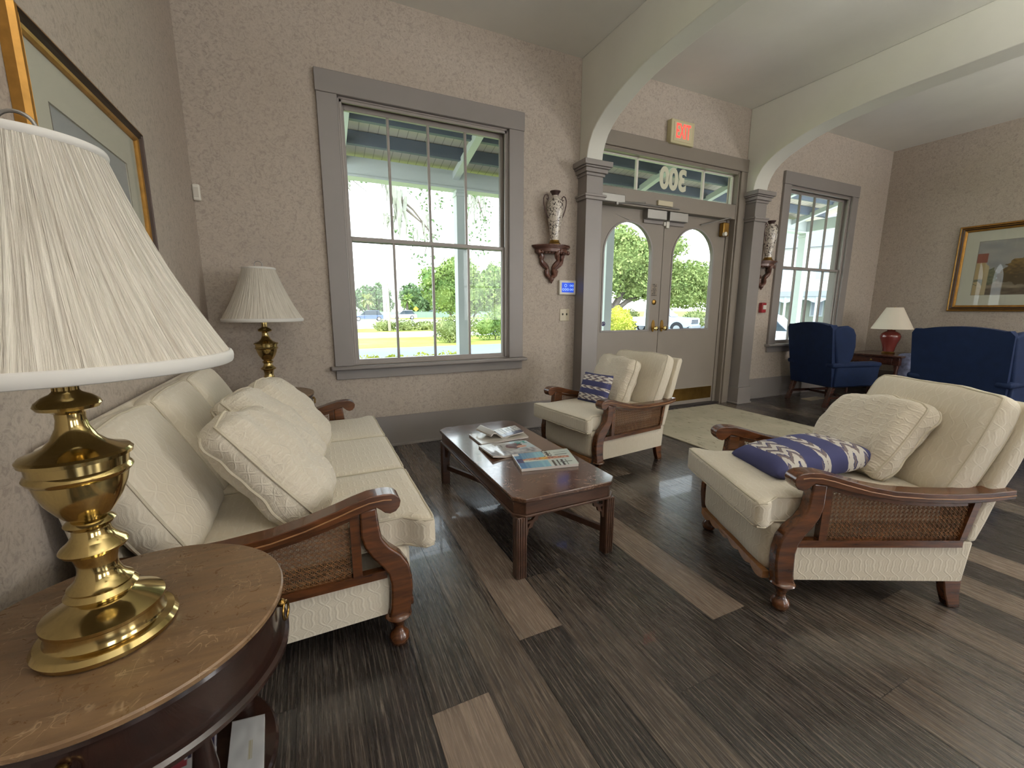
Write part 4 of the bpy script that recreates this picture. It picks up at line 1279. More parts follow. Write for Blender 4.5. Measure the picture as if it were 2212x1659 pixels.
def drum_table(loc, label, hz, turn=0):
    t_ = thing('drum_table', loc, label, 'side table', rz=turn)
    r = .263
    build(MB().lathe([(.0001, hz - .014), (r - .004, hz - .014), (r, hz - .010), (r, hz - .003), (r - .003, hz), (.0001, hz)], n=96), 'tabletop', M['dtop'], t_, angle=25)
    build(MB().lathe([(.0001, hz - .12), (r - .014, hz - .12), (r - .012, hz - .10), (r - .012, hz - .028), (r - .004, hz - .022), (r - .006, hz - .014)], n=96), 'drum_apron', M['ddark'], t_, angle=25)
    build(MB().lathe([(r - .02, hz - .128), (r - .004, hz - .128), (r + .003, hz - .122), (r + .003, hz - .114), (r - .004, hz - .109), (r - .014, hz - .109)], n=96, cap=False), 'drum_moulding', M['ddark'], t_, angle=25)
    for a_ in (0, PI / 2, PI, 3 * PI / 2):
        a_ += .06
        c_ = Vector(((r - .012) * math.cos(a_), (r - .012) * math.sin(a_), hz - .062)); o_ = Vector((math.cos(a_), math.sin(a_), 0)); s_ = Vector((-math.sin(a_), math.cos(a_), 0))
        mb = MB().ball(c_ + o_ * .005 + Vector((0, 0, .012)), .009, 12)
        mb.tube([c_ + o_ * (.012 + .004 * math.sin(q * PI / 9)) + s_ * .016 * math.sin(q * 2 * PI / 18) + Vector((0, 0, -.008 - .020 * -math.cos(q * 2 * PI / 18) * 1.0)) for q in range(18)], .0028, 8, closed=True)
        build(mb, 'ring_pull', M['oldbrass'], t_)
    # four turned posts on a lower shelf, on casters
    for a_ in (PI / 4, 3 * PI / 4, 5 * PI / 4, 7 * PI / 4):
        c_ = ((r - .075) * math.cos(a_), (r - .075) * math.sin(a_), 0)
        lg = build(MB().lathe([(.0001, .03), (.013, .03), (.016, .05), (.012, .07), (.020, .10), (.022, .15), (.022, .20), (.014, .22), (.019, .25), (.021, .30), (.014, .36), (.020, .40), (.022, hz - .12), (.0001, hz - .12)], c_, 20), 'leg', M['ddark'], t_)
        build(MB().lathe([(.0001, 0), (.010, .002), (.014, .014), (.010, .027), (.007, .03), (.0001, .031)], c_, 14), 'caster', M['oldbrass'], lg)
    build(MB().lathe([(.0001, .15), (r - .045, .15), (r - .04, .156), (r - .04, .166), (r - .045, .172), (.0001, .172)], n=64), 'lower_shelf', M['ddark'], t_, angle=25)
    return t_
DT = (-.357, .957)
drum_table((*DT, 0), 'round dark drum table with a scratched brown top in the left foreground', ZD, turn=-.06)
drum_table((-.272, 3.205, 0), 'small round dark drum table in the corner beyond the sofa', ZD + .012)
# papers on the lower shelf of the near drum table
def cov_red(u, v_):
    c_ = srgb(196, 194, 200)
    if .15 < v_ < .35 and u < .7: c_ = srgb(150, 60, 70)
    if u > .68 and .3 < v_ < .9: c_ = srgb(44, 40, 72) if math.floor(u * 40) % 3 else srgb(200, 200, 206)
    return c_
def cov_white(u, v_):
    c_ = lerp(srgb(190, 192, 196), srgb(214, 216, 218), n2(u, v_, 4) + .5)
    if .55 < u < .68 and .3 < v_ < .6 and math.floor(u * 60) % 2: c_ = srgb(170, 160, 120)
    return c_
mag('magazine with a red stripe on the lower shelf of the near drum table', [(-.44, 1.03), (-.265, 1.05), (-.250, .95), (-.42, .93)], .1726, .008, cov_red)
mag('white catalogue on the lower shelf of the near drum table', [(-.232, 1.03), (-.165, 1.02), (-.155, .87), (-.222, .865)], .1726, .010, cov_white)
# cord of the far lamp
tag(build(MB().tube([(-.372, 3.22, .571), (-.39, 3.215, .568), (-.43, 3.19, .569), (-.47, 3.17, .569), (-.51, 3.18, .568), (-.541, 3.20, .563), (-.552, 3.21, .50), (-.554, 3.22, .30), (-.56, 3.24, .03), (-.57, 3.27, .004)], .0028, 6), 'lamp_cord', M['cord']), 'brown cord trailing from the corner brass lamp over the table edge', 'cord')

# ================================================================== RUG
t = NT('faded_rug')
v = t.coord()
f = t.noise(t.coord('Object', (1, 1.6, 1)), 9, 5, .7, 1.2)
f2 = t.noise(t.coord('Object', (1, 1, 1)), 2.4, 3, .6)
g = t.noise(t.coord('Object', (2.2, .7, 1)), 6.0, 5, .75, 2.0)
c = t.ramp(f2, [(.3, srgb(168, 162, 142)), (.7, srgb(192, 186, 166))])
c = t.mix(t.ramp(g, [(.58, 0.0), (.64, .75), (.70, .75), (.74, .1)]), c, srgb(112, 104, 88))
t.bump(t.noise(v, 220, 2), .3, .004)
M['rug'] = t.set(c, .95, 0, .1)
rg = thing('rug', (3.57, 2.2, 0.0), 'pale faded patterned rug on the dark floor in front of the double doors', 'rug')
build(MB().box(-.72, .74, -1.0, 1.22, .0008, .008), 'rug_field', M['rug'], rg, bevel=.002)
mb = MB().box(-.735, -.72, -1.015, 1.235, .0008, .009).box(.74, .755, -1.015, 1.235, .0008, .009).box(-.72, .74, 1.22, 1.235, .0008, .009).box(-.72, .74, -1.015, -1.0, .0008, .009)
build(mb, 'rug_binding', simple('rug_binding', srgb(186, 180, 158), .9), rg)

# ================================================================== WALL BRACKETS AND VASES
t = NT('crackled_vine_porcelain')
v = t.coord()
vo = t.new('ShaderNodeTexVoronoi', feature='DISTANCE_TO_EDGE'); 
nv = t.new('ShaderNodeTexNoise'); t.link(v, nv.inputs['Vector']); nv.inputs['Scale'].default_value = 14
mixv = t.new('ShaderNodeMix', data_type='RGBA'); mixv.inputs[0].default_value = .12; t.link(v, mixv.inputs[6]); t.link(nv.outputs['Color'], mixv.inputs[7])
t.link(mixv.outputs[2], vo.inputs['Vector']); vo.inputs['Scale'].default_value = 26
ln = t.ramp(vo.outputs['Distance'], [(0.0, 1.0), (.035, 1.0), (.06, 0.0)])
bl = t.ramp(t.noise(v, 60, 2, .5), [(.60, 0.0), (.64, 1.0)])
msk = t.ramp(t.noise(v, 22, 2), [(.42, 0.0), (.5, 1.0)])
c = t.mix(t.math('MULTIPLY', t.math('MAXIMUM', ln, bl), msk), srgb(212, 204, 192), srgb(48, 32, 34))
M['vase'] = t.set(c, .2, 0, .5, .3)
def bracket(x, label):
    t_ = thing('wall_bracket', (x, YF - .0005, 1.69), label, 'wall shelf')
    hw = .195
    ol = [(-hw, 0), (hw, 0), (hw, -.03), (hw - .06, -.115), (.06, -.155), (-.06, -.155), (-hw + .06, -.115), (-hw, -.03)]
    def sc_(k_): return [(a_ * k_, b_ * k_) for (a_, b_) in ol]
    mb = MB().prism(sc_(1.0), -.010, 0, 'xy').prism(sc_(.96), -.020, -.010, 'xy').prism(sc_(.90), -.030, -.020, 'xy').prism(sc_(.84), -.062, -.030, 'xy')
    build(mb, 'shelf', M['carved'], t_, bevel=.003)
    # carved scroll supports meeting in a finial
    def scroll(x0, x1, y0, y1):
        pts = []
        for i in range(25):
            k_ = i / 24
            pts.append((x0 + (x1 - x0) * k_ + .014 * math.sin(k_ * 4 * PI) * (1 if x1 > x0 else -1), y0 + (y1 - y0) * k_, -.055 - .225 * k_))
        rs = [.017 + .006 * abs(math.sin(i / 24 * 3 * PI)) for i in range(25)]
        mb = MB().tube(pts, rs, 10)
        for i in (0, 4, 12, 18):
            mb.ball((pts[i][0] + (.016 if x0 < x1 else -.016) * -1, pts[i][1], pts[i][2]), .020 if i == 0 else .015, 10)
        return mb
    build(scroll(-.135, -.012, -.03, -.018), 'scroll_support', M['carved'], t_)
    build(scroll(.135, .012, -.03, -.018), 'scroll_support', M['carved'], t_)
    build(scroll(.02, .004, -.125, -.03), 'scroll_support', M['carved'], t_)
    mb = MB()
    for i in range(-5, 6):
        mb.ball((i * .030, -.10 + abs(i) * .008, -.060), .017 + .003 * (i % 2), 10)
    build(mb, 'carved_frieze', M['carved'], t_)
    build(MB().ball((0, -.025, -.292), .026, 12).ball((-.03, -.022, -.270), .016, 10).ball((.03, -.022, -.270), .016, 10).lathe([(.0001, -.335), (.010, -.325), (.014, -.312), (.010, -.30)], (0, -.025, 0), 10), 'drop_finial', M['carved'], t_)
    return t_
def vase(x, label):
    t_ = thing('vase', (x, YF - .078, 1.6905), label, 'vase')
    build(MB().lathe([(.0001, 0), (.058, 0), (.060, .008), (.052, .014), (.044, .03), (.042, .04), (.0001, .041)], n=32), 'vase_foot', M['oldbrass'], t_)
    prof = [(.041, .038), (.041, .075), (.044, .11), (.052, .16), (.062, .215), (.070, .26), (.074, .30), (.073, .335), (.066, .365), (.052, .385), (.036, .396), (.029, .405), (.028, .42), (.034, .436), (.045, .448), (.046, .453), (.040, .452), (.026, .43), (.0001, .42)]
    build(MB().lathe(prof, n=40), 'vase_body', M['vase'], t_, angle=60)
    build(MB().lathe([(.0265, .405), (.0285, .42), (.035, .436), (.0465, .449), (.0468, .455), (.041, .454)], n=40, cap=False), 'vase_rim', simple('dark_bronze', srgb(74, 56, 54), .4, .4), t_)
    for sg in (-1, 1):
        pts = [(.066, .225), (.084, .255), (.102, .30), (.114, .345), (.116, .385), (.105, .412), (.088, .420), (.073, .410), (.068, .392), (.077, .380), (.086, .388)]
        hd = build(MB().tube([(sg * a_, 0, z) for (a_, z) in pts], .0052, 8), 'vase_handle', bpy.data.materials['dark_bronze'], t_)
    return t_
bracket(2.04, 'carved wooden wall bracket between the large window and the doorway')
bracket(4.985, 'carved wooden wall bracket between the doorway and the right window')
vase(2.035, 'tall white and dark vine patterned vase on the bracket left of the doors')
vase(4.98, 'tall white and dark vine patterned vase on the bracket right of the doors')
#MARK3

# ================================================================== RIGHT END OF THE ROOM
def wing_chair(loc, rz, label, wd=.70):
    """local: faces +X, back towards -X"""
    t_ = thing('wing_chair', loc, label, 'wing chair', rz)
    hw = wd / 2
    # back panel with a camel top
    n = 20; ol = [(-hw + .03, .24)]
    for i in range(n + 1):
        y = -hw + .0 + wd * i / n; k_ = 2 * i / n - 1
        ol.append((y * (1.0 if abs(k_) < .9 else .97), .925 + .055 * math.cos(k_ * PI / 2) ** .8 + (.015 if abs(k_) > .88 else 0) - (.0 if abs(k_) < .99 else .03)))
    ol.append((hw - .03, .24))
    mb = MB().prism(ol, -.045, .045, 'yz')
    # rake the back
    mb.v = [Vector((p.x - (p.z - .24) * .16 + .03, p.y, p.z)) for p in mb.v]
    build(mb, 'backrest', M['blue'], t_, bevel=.022, seg=3, angle=60)
    for sg in (-1, 1):
        # wing
        ol = [(.0, .46), (.14, .50), (.20, .58), (.24, .72), (.245, .84), (.215, .91), (.15, .945), (.05, .935), (-.03, .90)]
        mb = MB().prism(ol, -.032, .032, 'xz')
        mb.v = [Vector((p.x - (p.z - .46) * .16, p.y + sg * (hw - .032 + p.x * .10), p.z)) for p in mb.v]
        build(mb, 'wing', M['blue'], t_, bevel=.02, seg=3, angle=60)
        mb = MB().prism([(-.0, .24), (.60, .24), (.61, .44), (.62, .49), (.0, .50)], sg * hw - (.09 if sg > 0 else 0), sg * hw + (.09 if sg < 0 else 0), 'xz')
        build(mb, 'arm_panel', M['blue'], t_, bevel=.02, seg=3, angle=60)
        Mx = Matrix.Translation((.28, sg * (hw - .045), .495)) 
        build(MB().rbox(.345, .058, .032, .03, n=10, M=Mx), 'armrest', M['blue'], t_, angle=80)
        mb = MB(); y = sg * (hw - .05)
        mb.add([(x, y + dy, z) for (z, x0, x1) in ((.24, .0, .05), (.0, -.07, -.028)) for (x, dy) in ((x0, -.022), (x1, -.022), (x1, .022), (x0, .022))],
               [(0, 1, 5, 4), (1, 2, 6, 5), (2, 3, 7, 6), (3, 0, 4, 7), (0, 3, 2, 1), (4, 5, 6, 7)])
        build(mb, 'rear_leg', M['mahog'], t_, bevel=.003)
        build(MB().box(.54, .585, y - .022, y + .022, 0, .24), 'front_leg', M['mahog'], t_, bevel=.003)
        build(MB().box(-.03, .545, y - .010, y + .010, .095, .125), 'stretcher', M['mahog'], t_, bevel=.002)
    build(MB().box(.24, .262, -hw + .05, hw - .05, .095, .125), 'cross_stretcher', M['mahog'], t_, bevel=.002)
    build(MB().box(-.0, .60, -hw + .03, hw - .03, .23, .36), 'seat_base', M['blue'], t_, bevel=.015)
    build(MB().rbox(.28, hw - .10, .055, .04, n=12, bulge=.02, M=Matrix.Translation((.34, 0, .415))), 'seat_cushion', M['blue'], t_, angle=80)
    return t_
wing_chair((5.46, 3.04, 0), -.24, 'navy blue wing chair under the right-hand window, seen from behind', .62)
wing_chair((5.34, 1.72, 0), -.04, 'navy blue wing chair in front of the framed landscape, its back to the room', .70)

# occasional table and porcelain lamp in the far corner
t_ = thing('side_table', (6.93, 2.98, 0), 'dark wooden side table in the far right corner', 'side table')
build(MB().box(-.34, .34, -.32, .32, .528, .552), 'tabletop', M['mahog'], t_, bevel=.006)
build(MB().box(-.31, .31, -.29, .29, .43, .528), 'apron', M['mahog'], t_, bevel=.003)
dw = build(MB().box(-.318, -.31, -.22, .22, .445, .515), 'drawer', M['mahog'], t_, bevel=.003)
build(MB().ball((-.325, 0, .48), .012, 10), 'knob', M['oldbrass'], dw)
for sx_ in (-1, 1):
    for sy_ in (-1, 1):
        build(MB().lathe([(.016, 0), (.02, .02), (.015, .05), (.026, .12), (.018, .20), (.028, .27), (.02, .36), (.028, .40), (.028, .43)], (sx_ * .275, sy_ * .255, 0), 14), 'leg', M['mahog'], t_)
build(MB().box(-.29, .29, -.27, .27, .10, .12), 'lower_shelf', M['mahog'], t_, bevel=.003)
t_ = thing('porcelain_lamp', (6.93, 2.95, .552), 'oxblood red porcelain lamp with a plain cream shade on the dark corner table', 'table lamp')
build(MB().lathe([(.0001, 0), (.068, 0), (.072, .012), (.062, .024), (.0001, .025)], n=32), 'lamp_foot', M['oldbrass'], t_)
build(MB().lathe([(.0001, .024), (.058, .024), (.062, .04), (.066, .07), (.082, .13), (.104, .19), (.110, .225), (.098, .26), (.066, .285), (.045, .295), (.040, .31), (.0001, .31)], n=40), 'lamp_body', simple('oxblood_glaze', srgb(112, 48, 42), .14, coat=.4), t_)
build(MB().lathe([(.010, .31), (.010, .56), (.0001, .56)], n=10), 'lamp_stem', M['oldbrass'], t_)
build(MB().lathe([(.215, .322), (.213, .33), (.088, .595), (.086, .60), (.083, .595), (.209, .33), (.211, .322)], n=56, cap=False), 'lamp_shade', M['shadesmooth'], t_, angle=60)
build(MB().tube([(0, -.085, .585), (0, .085, .585)], .003, 6).ball((0, 0, .60), .01, 8), 'finial', M['oldbrass'], t_)

# patterned settee against the right wall
t_ = thing('settee', (7.0, 1.70, 0), 'blue grey patterned settee against the right wall below the landscape', 'sofa')
build(MB().rbox(.11, 1.02, .26, .06, n=14, M=Matrix.Translation((.40, 0, .60))), 'backrest', M['ikatfloral'], t_, angle=80)
build(MB().box(-.32, .50, -1.0, 1.0, .08, .30), 'seat_base', M['ikatfloral'], t_, bevel=.02)
for sg in (-1, 1):
    build(MB().rbox(.40, .085, .18, .06, n=10, M=Matrix.Translation((.08, sg * .985, .40))), 'armrest', M['ikatfloral'], t_, angle=80)
    build(MB().rbox(.30, .44, .075, .05, n=12, bulge=.02, M=Matrix.Translation((-.01, sg * .45, .37))), 'seat_cushion', M['ikatfloral'], t_, angle=80)
    for x in (-.27, .45): build(MB().box(x - .025, x + .025, sg * .95 - .025, sg * .95 + .025, 0, .08), 'leg', M['mahog'], t_)
pillow('pillow', 'striped blue and cream pillow on the patterned settee behind the right wing chair', 'pillow', (7.02, 1.62, .66), M['ikaty'], (.46, .44), frame_rot((0, -1, 0), (-.9, 0, .3)), .07, 15, wr=.006)
pillow('pillow', 'floral blue and white pillow at the settee end beside the porcelain lamp', 'pillow', (7.0, 2.42, .65), M['vase'], (.42, .40), frame_rot((.1, -1, 0), (-.9, 0, .35)), .07, 16, wr=.008)

# ================================================================== PORCH
GZ = -.75
M['porchwhite'] = simple('porch_paint', srgb(186, 196, 196), .6)
M['boards'] = None
t = NT('porch_ceiling_boards')
tcn = t.new('ShaderNodeTexCoord'); sp = t.new('ShaderNodeSeparateXYZ'); t.link(tcn.outputs['Object'], sp.inputs[0])
fr_ = t.math('FRACT', t.math('MULTIPLY', sp.outputs[0], 9.0))
c = t.mix(t.ramp(fr_, [(0, 1.0), (.05, 0.0), (.96, 0.0), (1, 1.0)]), srgb(182, 178, 164), srgb(90, 90, 86))
M['boards'] = t.set(c, .7)
M['porchdeck'] = simple('porch_deck_paint', srgb(110, 112, 110), .6, nz=.1)
M['shadeblue'] = simple('shaded_purlin_blue', srgb(84, 96, 112), .6)  # shade on the purlin faces put into their colour as dark blue-grey
pr_ = thing('porch', (0, 3.65, 0)); pr_['kind'] = 'structure'
XE = 9.9
def bz(y): return 3.06 + .25 * (6 - y)
build(MB().box(-6, XE + .2, 0, 2.55, -.16, -.06), 'deck', M['porchdeck'], pr_)
mb = MB().prism([(0, bz(3.65)), (2.75, bz(6.4)), (2.75, bz(6.4) + .03), (0, bz(3.65) + .03)], -6, XE + .4, 'yz')
build(mb, 'roof_boards', M['boards'], pr_)
build(MB().box(-6, XE + .12, 2.29, 2.45, 2.76, 2.98).box(XE - .10, XE + .08, 0, 2.29, 2.76, 2.98), 'porch_beam', M['porchwhite'], pr_, bevel=.004)
build(MB().box(-6, XE + .12, 2.27, 2.47, 2.74, 2.765), 'beam_trim', M['porchwhite'], pr_)
for y in (5.62, 5.20, 4.72, 4.2):
    b_ = bz(y)
    build(MB().box(-6, XE, y - 3.65 - .03, y - 3.65 + .03, b_ - .15, b_ - .005), 'purlin', M['shadeblue'], pr_)
x = -3.95
while x < XE:
    mb = MB().prism([(0, bz(3.65) - .21), (2.35, bz(6.0) - .21), (2.35, bz(6.0) - .12), (0, bz(3.65) - .12)], x - .045, x + .045, 'yz')
    build(mb, 'rafter', M['porchwhite'], pr_)
    x += 1.475
for x in (-3.3, -.63, 2.03, 4.62, 7.25, XE):
    mb = MB().box(x - .075, x + .075, 2.295, 2.445, -.06, 2.76).box(x - .095, x + .095, 2.275, 2.465, -.06, .06).box(x - .09, x + .09, 2.28, 2.46, 2.66, 2.70)
    # chamfered brackets
    build(mb, 'porch_post', M['porchwhite'], pr_, bevel=.004)
def rail(x0, x1):
    mb = MB().box(x0, x1, 2.32, 2.42, .40, .455).box(x0, x1, 2.34, 2.40, .06, .10)
    n = int((x1 - x0) / .16)
    for i in range(n + 1):
        x = x0 + (x1 - x0) * i / n
        mb.box(x - .02, x + .02, 2.35, 2.39, .10, .40)
    build(mb, 'railing', M['porchwhite'], pr_)
rail(-3.2, -.72); rail(-.55, 1.95)
rail(7.33, XE - .08)

# ground, street, verges
M['asphalt'] = simple('asphalt', srgb(116, 126, 136), .8, nz=.06, nscale=1.5)
M['concrete'] = simple('pale_concrete', srgb(214, 210, 200), .85, nz=.04, nscale=1)
t = NT('lawn')
f = t.noise(t.coord(), .35, 5, .6); g = t.noise(t.coord(), 8, 3)
c = t.ramp(f, [(.35, srgb(142, 158, 66)), (.6, srgb(176, 180, 96)), (.8, srgb(190, 176, 122))])
c = t.mix(t.ramp(g, [(.35, 0), (.8, .5)]), c, srgb(110, 132, 52))
M['grass'] = t.set(c, .95, 0, .1)
def slab(name, x0, x1, y0, y1, mat, dz=0):
    return struct(MB().box(x0, x1, y0, y1, GZ - .1 + dz, GZ + dz), name, mat, smooth=False)
slab('lawn', -60, 260, 6.3, 260, M['grass'], -.01)
slab('near_street', -60, 260, 13.4, 21.0, M['asphalt'])
slab('footpath', -60, 24, 28.6, 35.0, M['concrete'])
slab('far_street', -60, 260, 42.0, 74.0, M['concrete'], .004)
slab('forecourt', 12, 60, 6.4, 34, M['asphalt'], .004)
slab('porch_footing', -6, 10.1, 3.66, 6.2, M['concrete'], .58)

# foliage: many small leaf blades
def leafmat(name, a_, b_):
    t = NT(name); f = t.noise(t.coord(), 1.3, 3); 
    oi = t.ramp(f, [(.3, a_), (.7, b_)])
    t.b.inputs['Subsurface Weight'].default_value = 0
    return t.set(oi, .7, 0, .2)
M['oak'] = leafmat('oak_leaves', srgb(104, 128, 72), srgb(160, 172, 106))
M['mid'] = leafmat('bright_leaves', srgb(92, 122, 66), srgb(150, 168, 96))
M['far'] = leafmat('distant_leaves', srgb(84, 112, 78), srgb(116, 138, 94))
M['yellow'] = leafmat('yellow_green_leaves', srgb(176, 188, 70), srgb(212, 206, 96))
M['bush'] = leafmat('olive_leaves', srgb(120, 136, 84), srgb(164, 170, 116))
M['bark'] = simple('bark', srgb(104, 96, 88), .9, nz=.25, nscale=5)
M['moss'] = simple('spanish_moss', srgb(150, 152, 142), .95, nz=.15, nscale=3)
def leaves(blobs, n, size, rng, flatten=1.0):
    mb = MB()
    tot = sum(b[3] * b[4] * b[5] for b in blobs)
    for (cx, cy, cz, rx, ry, rz) in blobs:
        k_ = int(n * rx * ry * rz / tot) + 1
        for _ in range(k_):
            while True:
                p = Vector((rng.uniform(-1, 1), rng.uniform(-1, 1), rng.uniform(-1, 1)))
                if .25 < p.length < 1: break
            p = p.normalized() * (p.length ** .5)
            w = 1 + .25 * noise.noise(p * 2.5 + Vector((cx, cy, cz)))
            c_ = Vector((cx + p.x * rx * w, cy + p.y * ry * w, cz + p.z * rz * w))
            s_ = size * rng.uniform(.6, 1.4)
            a = Vector((rng.gauss(0, 1), rng.gauss(0, 1), rng.gauss(0, 1))).normalized()
            b = a.cross(Vector((rng.gauss(0, 1), rng.gauss(0, 1), rng.gauss(0, 1)))).normalized()
            mb.add([c_ - a * s_, c_ - b * s_ * .55, c_ + a * s_, c_ + b * s_ * .55], [(0, 1, 2, 3)])
    return mb
def fbuild(mb, name, mat, parent):
    me = bpy.data.meshes.new(name); me.from_pydata([tuple(v) for v in mb.v], [], mb.f); me.materials.append(mat)
    o = bpy.data.objects.new(name, me); COL.objects.link(o); o.parent = parent; return o
def tree(name, loc, label, blobs, n, size, mat, trunk, seed, cat='tree', group=None):
    t_ = thing(name, loc, label, cat, group=group)
    rng = random.Random(seed)
    mb = leaves(blobs, n, size, rng)
    for (cx, cy, cz, rx, ry, rz) in blobs:   # dense heart of each clump
        k0 = len(mb.v); mb.ball((cx, cy, cz), .66, 12, (rx, ry, rz))
        for i in range(k0, len(mb.v)):
            p = mb.v[i]; c_ = Vector((cx, cy, cz)); mb.v[i] = c_ + (p - c_) * (1 + .45 * noise.noise(p * 1.1))
    fbuild(mb, 'foliage', mat, t_)
    if trunk:
        mb = MB()
        for (pts, r0, r1) in trunk:
            m_ = len(pts); mb.tube(pts, [r0 + (r1 - r0) * i / (m_ - 1) for i in range(m_)], 8)
        build(mb, 'trunk', M['bark'], t_)
    return t_
# broad live oak seen through the doors
tree('live_oak', (29.5, 36, GZ), 'broad spreading live oak behind the pickup truck outside the doors',
     [(0, 0, 6.6, 3.8, 3, 2.5), (2.5, 0, 5.0, 3.0, 2.5, 2.0), (1.0, .5, 8.0, 2.6, 2, 1.6), (6.5, .5, 4.4, 3.4, 2.5, 1.8), (4.5, 1, 5.6, 3.6, 3, 2.4), (8.5, 1.5, 5.2, 3.6, 3, 2.2), (2, 0, 3.9, 2.4, 2, 1.3), (7.0, 0, 3.2, 2.8, 2, 1.2), (-1.5, 0, 4.6, 2, 2, 1.6), (4.5, -1, 8.2, 2.6, 2.4, 1.4), (-3.2, 1, 6.0, 2.4, 2, 2.3), (-4.0, 1, 7.9, 2.4, 2, 2.0), (-.5, .5, 9.0, 2.6, 2, 1.4), (11.5, 1, 5.4, 2.8, 2, 2.0), (10.0, 1, 3.2, 2.6, 2, 1.3), (-4.5, 1, 4.2, 1.6, 1.5, 1.6), (13.5, 1, 3.8, 2, 2, 2)], 34000, .17, M['oak'],
     [([(-1.6, 0, 0), (-1.3, 0, 1.2), (-.4, 0, 2.6), (.8, 0, 4.4), (1.6, 0, 6.0)], .50, .2), ([(-1.3, 0, 1.2), (.8, 0, 2.6), (3.2, 0, 3.6), (6.0, 0, 4.6)], .34, .12), ([(-1.0, 0, 1.8), (-2.0, 0, 3.4), (-2.6, 0, 5.0)], .3, .12)], 21)
tree('shrub', (33.5, 34.0, GZ), 'pale olive row of shrubs behind the pickup truck', [(-2.6, 2.4, .9, 1.6, .8, 1.0), (0, 0, 1.0, 1.8, .8, 1.1), (2.4, -2.2, .9, 1.6, .8, 1.0), (4.4, -4.0, 1.1, 1.4, .8, 1.2)], 5000, .10, M['bush'], None, 28, 'shrub')
tree('yellow_shrub', (18.6, 22.6, GZ), 'bright yellow green shrub left of the pickup truck', [(0, 0, 1.0, .75, .75, .95), (.7, .2, .7, .7, .6, .7), (-.3, 0, 1.5, .4, .4, .6)], 2400, .075, M['yellow'], [([(0, 0, 0), (0, 0, 1.2)], .05, .02)], 22, 'shrub')
# crape myrtle like tree outside the large window
tree('round_tree', (9.6, 29, GZ), 'round leafy green tree behind the porch post outside the large window',
     [(-1.0, 0, 3.2, 1.5, 1.3, 1.6), (1.0, 0, 3.0, 1.6, 1.3, 1.5), (0, 0, 4.3, 1.5, 1.3, 1.2), (2.6, .5, 3.5, 1.4, 1, 1.3), (.2, 0, 2.0, 1.7, 1, .6), (-2.0, 0, 3.8, .9, .9, .9), (3.6, .5, 3.0, 1.2, 1, 1.2), (3.0, .5, 4.4, 1.0, .8, .9), (4.6, .6, 3.7, .9, .8, 1.0), (3.4, .5, 1.9, 1.2, .8, .7)], 13000, .10, M['mid'],
     [([(-.3, 0, 0), (-.6, 0, 1.2), (-1.0, 0, 3)], .12, .05), ([(0, 0, 0), (.2, 0, 1.4), (.5, 0, 3.4)], .12, .05), ([(.3, 0, 0), (1.0, 0, 1.2), (2.0, 0, 3)], .1, .04)], 23)
tree('shrub', (7.0, 23.0, GZ), 'loose olive green bush left of the porch post', [(0, 0, .75, .95, .6, .7), (.8, 0, .9, .8, .5, .75)], 3000, .06, M['bush'], [([(0, 0, 0), (.1, 0, .9)], .04, .02), ([(.3, 0, 0), (.8, 0, 1.0)], .04, .02)], 24, 'shrub')
tree('shrub', (10.2, 24.0, GZ), 'fuller green bush right of the porch post', [(-.6, 0, .8, .9, .6, .8), (.6, 0, 1.0, 1.1, .7, 1.0), (1.6, .2, .9, .8, .6, .9)], 4200, .06, M['mid'], [([(0, 0, 0), (.1, 0, 1)], .04, .02)], 25, 'shrub')
tree('hedge', (1.2, 6.95, GZ), 'low bright green hedge just behind the porch railing', [(i * .45, 0, .86, .32, .30, .30) for i in range(-3, 3)], 3800, .030, M['yellow'], [([(i * .45, 0, 0), (i * .45, 0, .8)], .02, .012) for i in range(-3, 3)], 26, 'hedge')
tree('hedge', (7.2, 37.5, GZ), 'clipped olive hedge along the far verge beside the wooden pole', [(-1.4, 0, .42, 1.1, .5, .48), (.3, 0, .42, 1.1, .5, .5), (2.0, 0, .36, 1.2, .5, .42), (3.8, 0, .34, 1.1, .5, .38)], 2600, .09, M['bush'], None, 27, 'hedge')
# distant tree line
rng = random.Random(5)
for i in range(13):
    x = 6 + i * 4.7 + rng.uniform(-1, 1); h = (4.3, 6.4, 7.2, 6.6, 6.0, 6.6, 7.0)[i % 7] * rng.uniform(.92, 1.1)
    tree('distant_tree', (x, 97 + rng.uniform(-3, 3), GZ), 'hazy round tree in the row beyond the far street', [(0, 0, h * .62, 2.7, 2.2, h * .40), (.6, 0, h * .36, 2.5, 2, h * .3)], 1300, .38, M['far'], [([(0, 0, 0), (0, 0, h * .5)], .25, .15)], 40 + i, 'tree', group='row of trees beyond the far street')
def palm(loc, h, label, seed, mat):
    t_ = thing('palm_tree', loc, label, 'palm tree'); rng = random.Random(seed)
    build(MB().tube([(0, 0, 0), (.05, 0, h * .5), (0, 0, h)], .22, 8), 'trunk', M['bark'], t_)
    mb = MB()
    for i in range(46):
        a_ = rng.uniform(0, 2 * PI); e = rng.uniform(-1.0, 1.3); L_ = rng.uniform(1.3, 2.0)
        d_ = Vector((math.cos(a_) * math.cos(e), math.sin(a_) * math.cos(e), math.sin(e)))
        s_ = d_.cross(Vector((0, 0, 1)))
        s_ = s_.normalized() * .28 if s_.length > .01 else Vector((.28, 0, 0))
        b0 = Vector((0, 0, h)); m_ = b0 + d_ * L_ * .6 + Vector((0, 0, .1)); e_ = b0 + d_ * L_ + Vector((0, 0, -.35))
        mb.add([b0, m_ - s_, e_, m_ + s_], [(0, 1, 2, 3)])
    fbuild(mb, 'fronds', mat, t_)
palm((10.0, 84, GZ), 3.4, 'short palm tree with brownish fronds beyond the dark parked car', 61, M['bush'])
palm((17.2, 84, GZ), 3.4, 'short green palm tree beyond the white parked car', 62, M['mid'])

